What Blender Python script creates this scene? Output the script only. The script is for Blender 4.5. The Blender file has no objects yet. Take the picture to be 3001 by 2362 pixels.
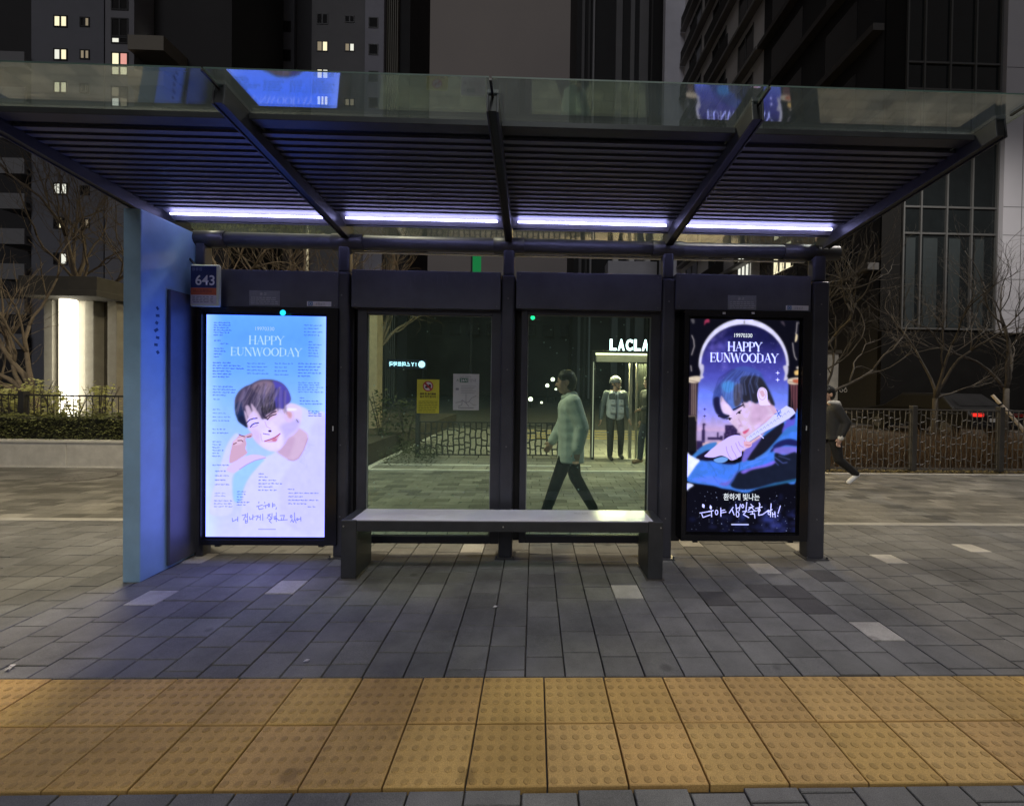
import bpy, bmesh, math, random
import numpy as np
from mathutils import Vector, Matrix, Euler
from math import radians, sin, cos, pi
random.seed(7)
SC = bpy.context.scene
COL = SC.collection

# ------------------------------------------------------------------ camera
F_PX, CX, CY, W_PX, H_PX = 1269.04, 1598.71, 1148.88, 3001.0, 2362.0
YAW, PITCH, ROLL = .0259, .0120, .0139
CAM = np.array([.2309, -3.7346, 1.4605])
_F = np.array([sin(YAW)*cos(PITCH), cos(YAW)*cos(PITCH), -sin(PITCH)])
_R = np.array([cos(YAW), -sin(YAW), 0.0])
_U = np.cross(_R, _F)
_R, _U = cos(ROLL)*_R+sin(ROLL)*_U, -sin(ROLL)*_R+cos(ROLL)*_U
cd = bpy.data.cameras.new("camera")
cam = bpy.data.objects.new("camera", cd)
COL.objects.link(cam)
cam.matrix_world = Matrix(((_R[0], _U[0], -_F[0], CAM[0]), (_R[1], _U[1], -_F[1], CAM[1]), (_R[2], _U[2], -_F[2], CAM[2]), (0, 0, 0, 1)))
cd.sensor_fit = 'HORIZONTAL'
cd.sensor_width = 36.0
cd.lens = 36.0*F_PX/W_PX
cd.shift_x = -(CX-W_PX/2)/W_PX
cd.shift_y = (CY-H_PX/2)/W_PX
cd.clip_start = .05
cd.clip_end = 2000
SC.camera = cam

# ------------------------------------------------------------------ night sky, exposure
SC.view_settings.view_transform = 'Standard'
SC.view_settings.look = 'None'
SC.view_settings.exposure = 0.0
SC.view_settings.gamma = 1.0
SC.view_settings.use_curve_mapping = False
world = bpy.data.worlds.new("World")
SC.world = world
world.use_nodes = True
wn, wl = world.node_tree.nodes, world.node_tree.links
wn.clear()
wo = wn.new('ShaderNodeOutputWorld')
sky = wn.new('ShaderNodeTexSky')
sky.sky_type = 'NISHITA'
sky.sun_disc = False
sky.sun_elevation = radians(-4)
sky.sun_rotation = radians(200)
b1 = wn.new('ShaderNodeBackground')
b1.inputs['Strength'].default_value = .05
b2 = wn.new('ShaderNodeBackground')                      # low cloud lit from below by the city
b2.inputs['Color'].default_value = (.044, .039, .038, 1)
b2.inputs['Strength'].default_value = 1.0
wtc = wn.new('ShaderNodeTexCoord'); wnz = wn.new('ShaderNodeTexNoise'); wnz.inputs['Scale'].default_value = 2.2; wnz.inputs['Detail'].default_value = 5
wcr = wn.new('ShaderNodeValToRGB'); wcr.color_ramp.elements[0].position = .3; wcr.color_ramp.elements[1].position = .75
wcr.color_ramp.elements[0].color = (.034, .0305, .031, 1); wcr.color_ramp.elements[1].color = (.054, .047, .044, 1)
wl.new(wtc.outputs['Generated'], wnz.inputs['Vector']); wl.new(wnz.outputs['Fac'], wcr.inputs['Fac']); wl.new(wcr.outputs['Color'], b2.inputs['Color'])
ad = wn.new('ShaderNodeAddShader')
wl.new(sky.outputs[0], b1.inputs['Color'])
wl.new(b1.outputs[0], ad.inputs[0])
wl.new(b2.outputs[0], ad.inputs[1])
wl.new(ad.outputs[0], wo.inputs[0])
sd = bpy.data.lights.new("city_glow", 'SUN')             # broad dim light over the street from the lit city behind the camera
sd.energy = .30
sd.angle = radians(25)
sd.color = (.95, .95, 1.0)
so = bpy.data.objects.new("city_glow", sd)
COL.objects.link(so)
so.rotation_euler = Vector((.25, 1, -.62)).to_track_quat('-Z', 'Y').to_euler()
SC.cycles.max_bounces = 8
SC.cycles.transparent_max_bounces = 24
SC.cycles.sample_clamp_indirect = 4.0
SC.cycles.caustics_reflective = False
SC.cycles.caustics_refractive = False


# ------------------------------------------------------------------ helpers: photo ray -> real point on a chosen plane
def ray(x, y): return _F+_R*(x-CX)/F_PX-_U*(y-CY)/F_PX
def at(x, y, Y):
    v = ray(x, y)
    return Vector(CAM+v*(Y-CAM[1])/v[1])
def gnd(x, y, Z=0.0):
    v = ray(x, y)
    return Vector(CAM+v*(Z-CAM[2])/v[2])
def rect(x0, y0, x1, y1, Y):
    a, b, c, d = at(x0, y0, Y), at(x1, y0, Y), at(x0, y1, Y), at(x1, y1, Y)
    return (a.x+c.x)/2, (b.x+d.x)/2, (c.z+d.z)/2, (a.z+b.z)/2


def tag(o, label=None, cat=None, group=None, kind=None):
    if label: o['label'] = label
    if cat: o['category'] = cat
    if group: o['group'] = group
    if kind: o['kind'] = kind
    return o


def thing(name, label, cat, loc=(0, 0, 0), group=None):
    o = bpy.data.objects.new(name, None)
    o.empty_display_size = .1
    o.location = loc
    COL.objects.link(o)
    return tag(o, label, cat, group)


class MB:
    def __init__(s):
        s.v, s.f, s.m, s.cur = [], [], [], 0
    def quad(s, a, b, c, d):
        n = len(s.v); s.v += [tuple(a), tuple(b), tuple(c), tuple(d)]; s.f.append((n, n+1, n+2, n+3)); s.m.append(s.cur)
    def poly(s, pts):
        n = len(s.v); s.v += [tuple(p) for p in pts]; s.f.append(tuple(range(n, n+len(pts)))); s.m.append(s.cur)
    def box(s, x0, x1, y0, y1, z0, z1):
        n = len(s.v)
        s.v += [(x0, y0, z0), (x1, y0, z0), (x1, y1, z0), (x0, y1, z0), (x0, y0, z1), (x1, y0, z1), (x1, y1, z1), (x0, y1, z1)]
        s.f += [(n, n+3, n+2, n+1), (n+4, n+5, n+6, n+7), (n, n+1, n+5, n+4), (n+1, n+2, n+6, n+5), (n+2, n+3, n+7, n+6), (n+3, n, n+4, n+7)]
        s.m += [s.cur]*6
        return s
    def bar(s, p0, p1, w, h):                             # rectangular bar, w sideways, h upward
        p0, p1 = Vector(p0), Vector(p1)
        t = (p1-p0).normalized()
        sd_ = t.cross(Vector((0, 0, 1)))
        sd_ = Vector((1, 0, 0)) if sd_.length < 1e-4 else sd_.normalized()
        up = sd_.cross(t)
        n = len(s.v)
        for p in (p0, p1):
            for a, b in ((-1, -1), (1, -1), (1, 1), (-1, 1)):
                s.v.append(tuple(p+sd_*a*w/2+up*b*h/2))
        s.f += [(n, n+1, n+2, n+3), (n+7, n+6, n+5, n+4)]+[(n+i, n+4+i, n+4+(i+1) % 4, n+(i+1) % 4) for i in range(4)]
        s.m += [s.cur]*6
        return s
    def tube(s, pts, rad, n=8, cap=True):
        pts = [Vector(p) for p in pts]
        if not hasattr(rad, '__len__'): rad = [rad]*len(pts)
        base = len(s.v)
        ref = None
        for i, p in enumerate(pts):
            t = (pts[min(i+1, len(pts)-1)]-pts[max(i-1, 0)])
            t = t.normalized() if t.length > 1e-9 else Vector((0, 0, 1))
            if ref is None: ref = Vector((1, 0, 0)) if abs(t.x) < .8 else Vector((0, 1, 0))
            a = t.cross(ref).normalized(); b = t.cross(a); ref = b.cross(t) if False else ref
            for k in range(n):
                an = 2*pi*k/n
                s.v.append(tuple(p+(a*cos(an)+b*sin(an))*rad[i]))
        for i in range(len(pts)-1):
            for k in range(n):
                k2 = (k+1) % n
                s.f.append((base+i*n+k, base+i*n+k2, base+(i+1)*n+k2, base+(i+1)*n+k)); s.m.append(s.cur)
        if cap:
            s.f.append(tuple(base+k for k in reversed(range(n)))); s.m.append(s.cur)
            s.f.append(tuple(base+(len(pts)-1)*n+k for k in range(n))); s.m.append(s.cur)
        return s
    def ball(s, c, r, nu=12, nv=8, sx=1, sy=1, sz=1):
        base = len(s.v); c = Vector(c)
        for j in range(nv+1):
            th = pi*j/nv
            for i in range(nu):
                ph = 2*pi*i/nu
                s.v.append((c.x+r*sx*sin(th)*cos(ph), c.y+r*sy*sin(th)*sin(ph), c.z+r*sz*cos(th)))
        for j in range(nv):
            for i in range(nu):
                i2 = (i+1) % nu
                s.f.append((base+j*nu+i, base+(j+1)*nu+i, base+(j+1)*nu+i2, base+j*nu+i2)); s.m.append(s.cur)
        return s
    def disc(s, x, z, y, r, n=24, r2=0.0):                # flat disc or ring facing -Y
        if r2 <= 0:
            s.poly([(x+r*cos(-2*pi*k/n), y, z-r*sin(-2*pi*k/n)) for k in range(n)][::-1])
        else:
            for k in range(n):
                a, b = 2*pi*k/n, 2*pi*(k+1)/n
                s.quad((x+r*cos(a), y, z+r*sin(a)), (x+r*cos(b), y, z+r*sin(b)), (x+r2*cos(b), y, z+r2*sin(b)), (x+r2*cos(a), y, z+r2*sin(a)))
        return s
    def build(s, name, mat, parent=None, bevel=0, smooth=False, seg=2):
        me = bpy.data.meshes.new(name)
        off = world_loc(parent)
        me.from_pydata([(v[0]-off.x, v[1]-off.y, v[2]-off.z) for v in s.v], [], s.f)
        for m in (mat if isinstance(mat, (list, tuple)) else [mat]): me.materials.append(m)
        if any(s.m): me.polygons.foreach_set('material_index', s.m)
        if smooth: me.polygons.foreach_set('use_smooth', [True]*len(me.polygons))
        me.update()
        o = bpy.data.objects.new(name, me)
        COL.objects.link(o)
        if parent is not None: o.parent = parent
        if bevel:
            b = o.modifiers.new('bevel', 'BEVEL'); b.width = bevel; b.segments = seg; b.limit_method = 'ANGLE'; b.angle_limit = radians(50)
        return o


def world_loc(o):
    v = Vector((0, 0, 0))
    while o is not None:
        v += o.location; o = o.parent
    return v


def copy_tree(o, parent=None):
    c = o.copy()
    COL.objects.link(c)
    if parent is not None: c.parent = parent
    for ch in list(o.children): copy_tree(ch, c)
    return c


# ------------------------------------------------------------------ materials
MATS = {}
def pm(name, base, rough=.6, metal=0.0, var=.18, scale=6.0, bump=0.0, bscale=60.0, spec=.5, rvar=.12, tint=None, detail=6):
    if name in MATS: return MATS[name]
    m = bpy.data.materials.new(name); m.use_nodes = True
    nt = m.node_tree; n, l = nt.nodes, nt.links
    p = n['Principled BSDF']
    p.inputs['Metallic'].default_value = metal
    p.inputs['Specular IOR Level'].default_value = spec
    tc = n.new('ShaderNodeTexCoord')
    nz = n.new('ShaderNodeTexNoise'); nz.inputs['Scale'].default_value = scale; nz.inputs['Detail'].default_value = detail; nz.inputs['Roughness'].default_value = .65
    l.new(tc.outputs['Object'], nz.inputs['Vector'])
    cr = n.new('ShaderNodeValToRGB')
    t = tint or base
    cr.color_ramp.elements[0].position = .3; cr.color_ramp.elements[1].position = .72
    cr.color_ramp.elements[0].color = (*[max(0, c*(1-var)) for c in base], 1)
    cr.color_ramp.elements[1].color = (*[min(1, c*(1+var)) for c in t], 1)
    l.new(nz.outputs['Fac'], cr.inputs['Fac']); l.new(cr.outputs['Color'], p.inputs['Base Color'])
    mr = n.new('ShaderNodeMapRange'); mr.inputs['To Min'].default_value = max(.02, rough-rvar); mr.inputs['To Max'].default_value = min(1, rough+rvar)
    l.new(nz.outputs['Fac'], mr.inputs['Value']); l.new(mr.outputs[0], p.inputs['Roughness'])
    if bump:
        n2 = n.new('ShaderNodeTexNoise'); n2.inputs['Scale'].default_value = bscale; n2.inputs['Detail'].default_value = 4
        l.new(tc.outputs['Object'], n2.inputs['Vector'])
        bp = n.new('ShaderNodeBump'); bp.inputs['Strength'].default_value = bump; bp.inputs['Distance'].default_value = .01
        l.new(n2.outputs['Fac'], bp.inputs['Height']); l.new(bp.outputs[0], p.inputs['Normal'])
    MATS[name] = m
    return m


def em(name, color, strength=1.0):
    if name in MATS: return MATS[name]
    m = bpy.data.materials.new(name); m.use_nodes = True
    n, l = m.node_tree.nodes, m.node_tree.links
    n.clear()
    o = n.new('ShaderNodeOutputMaterial'); e = n.new('ShaderNodeEmission')
    e.inputs['Color'].default_value = (*color, 1); e.inputs['Strength'].default_value = strength
    l.new(e.outputs[0], o.inputs[0])
    MATS[name] = m
    return m


def glass(name, tint=(.9, .95, .93), f0=.04, power=3.5, dust=.05, dustcol=(.5, .5, .45), dscale=3.0, spots=0.0, rough=.02):
    m = bpy.data.materials.new(name); m.use_nodes = True
    n, l = m.node_tree.nodes, m.node_tree.links
    n.clear()
    out = n.new('ShaderNodeOutputMaterial')
    tr = n.new('ShaderNodeBsdfTransparent'); tr.inputs['Color'].default_value = (*tint, 1)
    gl = n.new('ShaderNodeBsdfGlossy'); gl.inputs['Roughness'].default_value = rough
    lw = n.new('ShaderNodeLayerWeight'); lw.inputs['Blend'].default_value = .5
    pw = n.new('ShaderNodeMath'); pw.operation = 'POWER'; pw.inputs[1].default_value = power
    l.new(lw.outputs['Facing'], pw.inputs[0])
    ma = n.new('ShaderNodeMath'); ma.operation = 'MULTIPLY_ADD'; ma.inputs[1].default_value = 1-f0; ma.inputs[2].default_value = f0
    l.new(pw.outputs[0], ma.inputs[0])
    mx = n.new('ShaderNodeMixShader')
    l.new(ma.outputs[0], mx.inputs[0]); l.new(tr.outputs[0], mx.inputs[1]); l.new(gl.outputs[0], mx.inputs[2])
    df = n.new('ShaderNodeBsdfDiffuse'); df.inputs['Color'].default_value = (*dustcol, 1)
    tl = n.new('ShaderNodeBsdfTranslucent'); tl.inputs['Color'].default_value = (*dustcol, 1)
    m2 = n.new('ShaderNodeMixShader'); m2.inputs[0].default_value = .5
    l.new(df.outputs[0], m2.inputs[1]); l.new(tl.outputs[0], m2.inputs[2])
    tc = n.new('ShaderNodeTexCoord')
    nz = n.new('ShaderNodeTexNoise'); nz.inputs['Scale'].default_value = dscale; nz.inputs['Detail'].default_value = 8; nz.inputs['Roughness'].default_value = .7
    l.new(tc.outputs['Object'], nz.inputs['Vector'])
    mr = n.new('ShaderNodeMapRange'); mr.inputs['From Min'].default_value = .3; mr.inputs['From Max'].default_value = .75
    mr.inputs['To Min'].default_value = dust*.35; mr.inputs['To Max'].default_value = dust*1.7
    l.new(nz.outputs['Fac'], mr.inputs['Value'])
    fac = mr.outputs[0]
    if spots:
        vo = n.new('ShaderNodeTexVoronoi'); vo.inputs['Scale'].default_value = 16.0
        l.new(tc.outputs['Object'], vo.inputs['Vector'])
        lt = n.new('ShaderNodeMath'); lt.operation = 'LESS_THAN'; lt.inputs[1].default_value = .10
        l.new(vo.outputs['Distance'], lt.inputs[0])
        sm = n.new('ShaderNodeSeparateColor'); l.new(vo.outputs['Color'], sm.inputs[0])
        gt = n.new('ShaderNodeMath'); gt.operation = 'GREATER_THAN'; gt.inputs[1].default_value = .72
        l.new(sm.outputs[0], gt.inputs[0])
        mu = n.new('ShaderNodeMath'); mu.operation = 'MULTIPLY'; l.new(lt.outputs[0], mu.inputs[0]); l.new(gt.outputs[0], mu.inputs[1])
        m3 = n.new('ShaderNodeMath'); m3.operation = 'MULTIPLY_ADD'; m3.inputs[1].default_value = spots
        l.new(mu.outputs[0], m3.inputs[0]); l.new(fac, m3.inputs[2])
        fac = m3.outputs[0]
    m4 = n.new('ShaderNodeMixShader')
    l.new(fac, m4.inputs[0]); l.new(mx.outputs[0], m4.inputs[1]); l.new(m2.outputs[0], m4.inputs[2])
    l.new(m4.outputs[0], out.inputs[0])
    return m


def vcol_mat(name, rough=.8, emit=False, strength=1.0, noise=.12, nscale=40, bump=.25, spec=.35):
    m = bpy.data.materials.new(name); m.use_nodes = True
    n, l = m.node_tree.nodes, m.node_tree.links
    a = n.new('ShaderNodeAttribute'); a.attribute_name = 'Col'
    if emit:
        n.remove(n['Principled BSDF'])
        e = n.new('ShaderNodeEmission'); e.inputs['Strength'].default_value = strength
        l.new(a.outputs['Color'], e.inputs['Color'])
        l.new(e.outputs[0], n['Material Output'].inputs[0])
        return m
    p = n['Principled BSDF']; p.inputs['Roughness'].default_value = rough; p.inputs['Specular IOR Level'].default_value = spec
    tc = n.new('ShaderNodeTexCoord')
    n1 = n.new('ShaderNodeTexNoise'); n1.inputs['Scale'].default_value = 1.3; n1.inputs['Detail'].default_value = 9; n1.inputs['Roughness'].default_value = .7
    n2 = n.new('ShaderNodeTexNoise'); n2.inputs['Scale'].default_value = nscale*5; n2.inputs['Detail'].default_value = 5
    l.new(tc.outputs['Object'], n1.inputs['Vector']); l.new(tc.outputs['Object'], n2.inputs['Vector'])
    mr = n.new('ShaderNodeMapRange'); mr.inputs['From Min'].default_value = .3; mr.inputs['From Max'].default_value = .7; mr.inputs['To Min'].default_value = 1-noise*2.2; mr.inputs['To Max'].default_value = 1+noise
    l.new(n1.outputs['Fac'], mr.inputs['Value'])
    mr2 = n.new('ShaderNodeMapRange'); mr2.inputs['From Min'].default_value = .3; mr2.inputs['From Max'].default_value = .7; mr2.inputs['To Min'].default_value = 1-noise*1.3; mr2.inputs['To Max'].default_value = 1+noise*1.3
    l.new(n2.outputs['Fac'], mr2.inputs['Value'])
    mu = n.new('ShaderNodeMath'); mu.operation = 'MULTIPLY'; l.new(mr.outputs[0], mu.inputs[0]); l.new(mr2.outputs[0], mu.inputs[1])
    vo = n.new('ShaderNodeTexVoronoi'); vo.inputs['Scale'].default_value = 3.1; l.new(tc.outputs['Object'], vo.inputs['Vector'])
    sp = n.new('ShaderNodeSeparateColor'); l.new(vo.outputs['Color'], sp.inputs[0])
    ms = n.new('ShaderNodeMath'); ms.operation = 'MULTIPLY_ADD'; ms.inputs[1].default_value = .16; ms.inputs[2].default_value = -.075; l.new(sp.outputs[0], ms.inputs[0])
    sb = n.new('ShaderNodeMath'); sb.operation = 'SUBTRACT'; l.new(vo.outputs['Distance'], sb.inputs[0]); l.new(ms.outputs[0], sb.inputs[1])
    m5 = n.new('ShaderNodeMapRange'); m5.inputs['From Min'].default_value = 0; m5.inputs['From Max'].default_value = .05; m5.inputs['To Min'].default_value = .66; m5.inputs['To Max'].default_value = 1; l.new(sb.outputs[0], m5.inputs['Value'])
    m6 = n.new('ShaderNodeMath'); m6.operation = 'MULTIPLY'; l.new(mu.outputs[0], m6.inputs[0]); l.new(m5.outputs[0], m6.inputs[1]); mu = m6
    vm = n.new('ShaderNodeVectorMath'); vm.operation = 'SCALE'; l.new(a.outputs['Color'], vm.inputs[0]); l.new(mu.outputs[0], vm.inputs['Scale'])
    l.new(vm.outputs[0], p.inputs['Base Color'])
    if bump:
        bp = n.new('ShaderNodeBump'); bp.inputs['Strength'].default_value = bump; bp.inputs['Distance'].default_value = .004
        l.new(n2.outputs['Fac'], bp.inputs['Height']); l.new(bp.outputs[0], p.inputs['Normal'])
    return m


def set_cols(o, cols, domain='FACE'):                    # cols: linear rgb per face or point
    me = o.data
    a = me.color_attributes.new('Col', 'FLOAT_COLOR', 'POINT' if domain == 'POINT' else 'CORNER')
    cols = np.asarray(cols, dtype=np.float32)
    if domain == 'FACE':
        tot = np.zeros(len(me.polygons), dtype=np.int32); me.polygons.foreach_get('loop_total', tot)
        cols = np.repeat(cols, tot, axis=0)
    c4 = np.ones((len(cols), 4), dtype=np.float32); c4[:, :3] = cols
    a.data.foreach_set('color', c4.ravel())


def s2l(c):
    c = np.asarray(c, dtype=np.float64)
    return np.where(c <= .04045, c/12.92, ((c+.055)/1.055)**2.4)


def text_obj(body, size, X, Z, Y, mat, parent, name='lettering', width=None, mirror=False, thick=0.0, shear=0.0, height=None):
    cu = bpy.data.curves.new(name, 'FONT'); cu.body = body; cu.size = size; cu.align_x = 'CENTER'; cu.shear = shear
    cu.offset = thick
    t = bpy.data.objects.new(name, cu); COL.objects.link(t)
    me = bpy.data.meshes.new_from_object(t.evaluated_get(bpy.context.evaluated_depsgraph_get()))
    bpy.data.objects.remove(t)
    vs = [v.co.copy() for v in me.vertices]
    x0, x1 = min(v.x for v in vs), max(v.x for v in vs); y0, y1 = min(v.y for v in vs), max(v.y for v in vs)
    kx = (width/(x1-x0)) if width else 1.0
    ky = (height/(y1-y0)) if height else (kx if width else 1.0)
    off = world_loc(parent)
    for v in me.vertices:
        x = (v.co.x-(x0+x1)/2)*kx*(-1 if mirror else 1); y = (v.co.y-(y0+y1)/2)*ky
        v.co = (X+x-off.x, Y-off.y, Z+y-off.z)
    me.materials.clear(); me.materials.append(mat)
    o = bpy.data.objects.new(name, me); COL.objects.link(o)
    if parent is not None: o.parent = parent
    return o


M_FRAME = pm('shelter dark metal', (.066, .068, .086), .42, .3, .22, 3, .05, 120)
M_FRAME2 = pm('shelter frame edge', (.11, .11, .12), .38, .4, .2, 5, .04, 150)
M_HEAD = pm('header panel paint', (.105, .11, .138), .45, .2, .3, 2.2, .04, 180)
M_SLAT = pm('slat metal', (.125, .13, .165), .45, .45, .05, 4, rvar=.03)
M_RAFT = pm('rafter metal', (.050, .050, .056), .45, .3, .2, 5, .04, 150)
M_BLACK = pm('black metal', (.012, .012, .014), .45, .1, .3, 6)
M_SCRFR = pm('screen bezel black', (.010, .010, .013), .22, 0, .2, 4, rvar=.05)
M_BLUE = pm('blue painted wall', (.27, .45, .64), .5, 0, .12, 4, .05, 90)
M_CONC = pm('pale concrete', (.56, .54, .50), .85, 0, .16, 5, .2, 60)
M_WHITE = pm('white paint', (.72, .72, .72), .5, 0, .08, 6)
M_DARKGL = pm('dark window glass', (.012, .014, .016), .12, 0, .3, 3, spec=.6)

# ================================================================== GROUND
g = MB(); g.quad((-160, -60, -.03), (160, -60, -.03), (160, 260, -.03), (-160, 260, -.03))
tag(g.build('ground', pm('joint sand', (.055, .05, .045), .95, 0, .3, 3, .3, 50)), kind='structure')
M_PAVE = vcol_mat('paving block concrete', .82, noise=.24, nscale=60, bump=.35)


def blocks(b, cols, x0, x1, y0, y1, z, gap=.0035, bev=.003):
    zz = z
    b.poly([(x0+gap+bev, y0+gap+bev, zz), (x1-gap-bev, y0+gap+bev, zz), (x1-gap-bev, y1-gap-bev, zz), (x0+gap+bev, y1-gap-bev, zz)])
    i = len(b.v)-4
    n = len(b.v)
    b.v += [(x0+gap, y0+gap, zz-bev), (x1-gap, y0+gap, zz-bev), (x1-gap, y1-gap, zz-bev), (x0+gap, y1-gap, zz-bev)]
    b.v += [(x0+gap, y0+gap, zz-.03), (x1-gap, y0+gap, zz-.03), (x1-gap, y1-gap, zz-.03), (x0+gap, y1-gap, zz-.03)]
    for k in range(4):
        k2 = (k+1) % 4
        b.f.append((n+k, n+k2, i+k2, i+k)); b.m.append(0)
        b.f.append((n+4+k, n+4+k2, n+k2, n+k)); b.m.append(0)
    return 9


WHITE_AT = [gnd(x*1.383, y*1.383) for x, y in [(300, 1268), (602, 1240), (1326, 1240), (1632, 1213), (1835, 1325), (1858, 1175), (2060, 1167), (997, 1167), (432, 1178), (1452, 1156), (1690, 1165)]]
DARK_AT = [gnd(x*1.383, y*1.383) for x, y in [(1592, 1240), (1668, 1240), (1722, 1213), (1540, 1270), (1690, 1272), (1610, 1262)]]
b, cols = MB(), []
rr = random.Random(3)
def lay_columns(xa, xb, ya, yb, w=.2033, ln=.205):
    k = math.floor(xa/w)
    while k*w < xb:
        x = k*w
        st = rr.choice([0, .1, .05, .15])*1.0+rr.uniform(-.01, .01)
        y = ya-st
        while y < yb:
            y0, y1 = max(y, ya), min(y+ln, yb)
            if y1-y0 > .02:
                c = .178*rr.uniform(.84, 1.12)
                col = np.array([c, c*.995, c*.99])
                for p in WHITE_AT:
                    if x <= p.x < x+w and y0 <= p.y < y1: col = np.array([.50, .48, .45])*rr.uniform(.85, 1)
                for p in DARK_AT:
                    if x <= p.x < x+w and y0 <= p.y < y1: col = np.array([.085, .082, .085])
                nf = blocks(b, cols, x, x+w, y0, y1, rr.uniform(-.0012, .0012))
                cols.extend([col]*nf)
            y += ln
        k += 1
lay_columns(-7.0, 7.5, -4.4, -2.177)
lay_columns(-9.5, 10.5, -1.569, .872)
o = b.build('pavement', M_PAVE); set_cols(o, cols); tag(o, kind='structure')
# far footway of mixed pale and dark bricks
b, cols = MB(), []
y = .972
row = 0
while y < 3.66:
    y1 = min(y+.15, 3.70)
    x = -11.5+(row % 2)*.15+rr.uniform(-.02, .02)
    while x < 12.5:
        r = rr.random()
        c = .175 if r < .62 else (.235 if r < .84 else .115)
        c *= rr.uniform(.85, 1.15)
        nf = blocks(b, cols, x, x+.30, y, y1, rr.uniform(-.001, .001), .003)
        cols.extend([np.array([c*1.04, c, c*.90])]*nf)
        x += .30
    y += .15; row += 1
o = b.build('footpath', M_PAVE); set_cols(o, cols); tag(o, kind='structure')
# flush pale kerb strips
k = MB(); k.box(-12, 13, .874, .970, -.05, .004)
tag(k.build('kerb_strip', pm('kerb strip grey', (.34, .33, .31), .85, 0, .2, 5, .2, 60), bevel=.004), kind='structure')
k = MB()
for i in range(34):
    k.box(-13+i*.8, -13+i*.8+.795, 3.705, 3.80, -.1, .012)
tag(k.build('kerb_line', M_CONC, bevel=.004), kind='structure')
# entrance plaza beyond the kerb
g = MB(); g.quad((-2.7, 3.80, -.006), (5.2, 3.80, -.006), (5.6, 11.2, -.006), (-5, 11.2, -.006))
def slabs(name, c, w, h, mortar=.012):
    m = pm(name, c, .85, 0, .2, 2, .2, 40)
    n, l = m.node_tree.nodes, m.node_tree.links
    p = n['Principled BSDF']
    src = p.inputs['Base Color'].links[0].from_socket
    br = n.new('ShaderNodeTexBrick'); br.inputs['Scale'].default_value = 1; br.inputs['Brick Width'].default_value = w; br.inputs['Row Height'].default_value = h; br.inputs['Mortar Size'].default_value = mortar
    br.inputs['Color1'].default_value = (1, 1, 1, 1); br.inputs['Color2'].default_value = (.7, .7, .7, 1); br.inputs['Mortar'].default_value = (.35, .35, .35, 1)
    tc = n.new('ShaderNodeTexCoord'); l.new(tc.outputs['Object'], br.inputs['Vector'])
    mx = n.new('ShaderNodeMix'); mx.data_type = 'RGBA'; mx.blend_type = 'MULTIPLY'; mx.inputs[0].default_value = 1
    l.new(src, mx.inputs[6]); l.new(br.outputs['Color'], mx.inputs[7]); l.new(mx.outputs[2], p.inputs['Base Color'])
    return m
g2 = MB(); g2.quad((-60, 11.21, -.010), (40, 11.21, -.010), (40, 57, -.010), (-60, 57, -.010))
tag(g2.build('dark_ground', pm('dark far ground', (.045, .045, .046), .85, 0, .3, 4, .3, 80)), kind='structure')  # dark sheet added so the ground past the plaza stays dim
tag(g.build('plaza', slabs('plaza slabs', (.30, .285, .25), .6, .3)), kind='structure')
k = MB()
for (ya, yb) in ((8.6, 8.72), (9.2, 9.32), (9.9, 10.02), (10.7, 10.82)):
    k.box(-.6, 4.2, ya, yb, -.02, -.002)
tag(k.build('road_markings', pm('yellow line paint', (.62, .42, .06), .7, 0, .2, 10)), kind='structure')
k = MB(); k.box(-2.72, -2.6, 3.8, 9, -.1, .012); k.box(-2.6, 1.3, 4.18, 4.28, -.1, .010)
tag(k.build('plaza_kerb', M_CONC, bevel=.005), kind='structure')
# planting soil right, left
g = MB(); g.quad((5.2, 3.80, .002), (26, 3.80, .002), (26, 14.4, .002), (5.2, 14.4, .002))
tag(g.build('soil', pm('bare soil', (.055, .042, .03), .95, 0, .4, 6, .5, 30)), kind='structure')
g = MB(); g.box(-16, -2.75, 3.95, 13, -.02, .38)
tag(g.build('planting_bed', pm('bed soil', (.05, .04, .03), .95, 0, .4, 6, .5, 30)), kind='structure')

p_ = gnd(262, 1396)
T = thing('manhole_cover', 'worn round metal manhole cover in the footpath by the planter wall', 'manhole cover', (p_.x, p_.y, .002))
m = MB(); m.tube([(p_.x, p_.y, .0), (p_.x, p_.y, .006)], .30, 32); m.build('lid', pm('worn cover steel', (.36, .34, .30), .3, .7, .3, 12, .4, 60), T)
m = MB(); m.tube([(p_.x, p_.y, .0), (p_.x, p_.y, .004)], .36, 32); m.build('ring', pm('cover ring', (.12, .11, .10), .7), T)
for sx, sy, c_ in ((35, 1957, 'white'), (20, 1966, 'white'), (897, 1942, 'pale'), (1450, 1782, 'pale')):
    p_ = gnd(sx, sy); m = MB(); q = [Vector((p_.x+.016*cos(a_)*rr.uniform(.6, 1.1), p_.y+.012*sin(a_)*rr.uniform(.6, 1.1), .006+rr.uniform(0, .006))) for a_ in np.linspace(0, 2*pi, 7)[:-1]]
    m.poly(q); m.poly([v+Vector((.004, .002, .005)) for v in q])
    tag(m.build('paper_scrap', pm('scrap paper', (.6, .58, .56), .9)), 'tiny crumpled %s scrap of paper lying on the grey paving' % c_, 'litter', 'scraps of litter on the paving')

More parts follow.
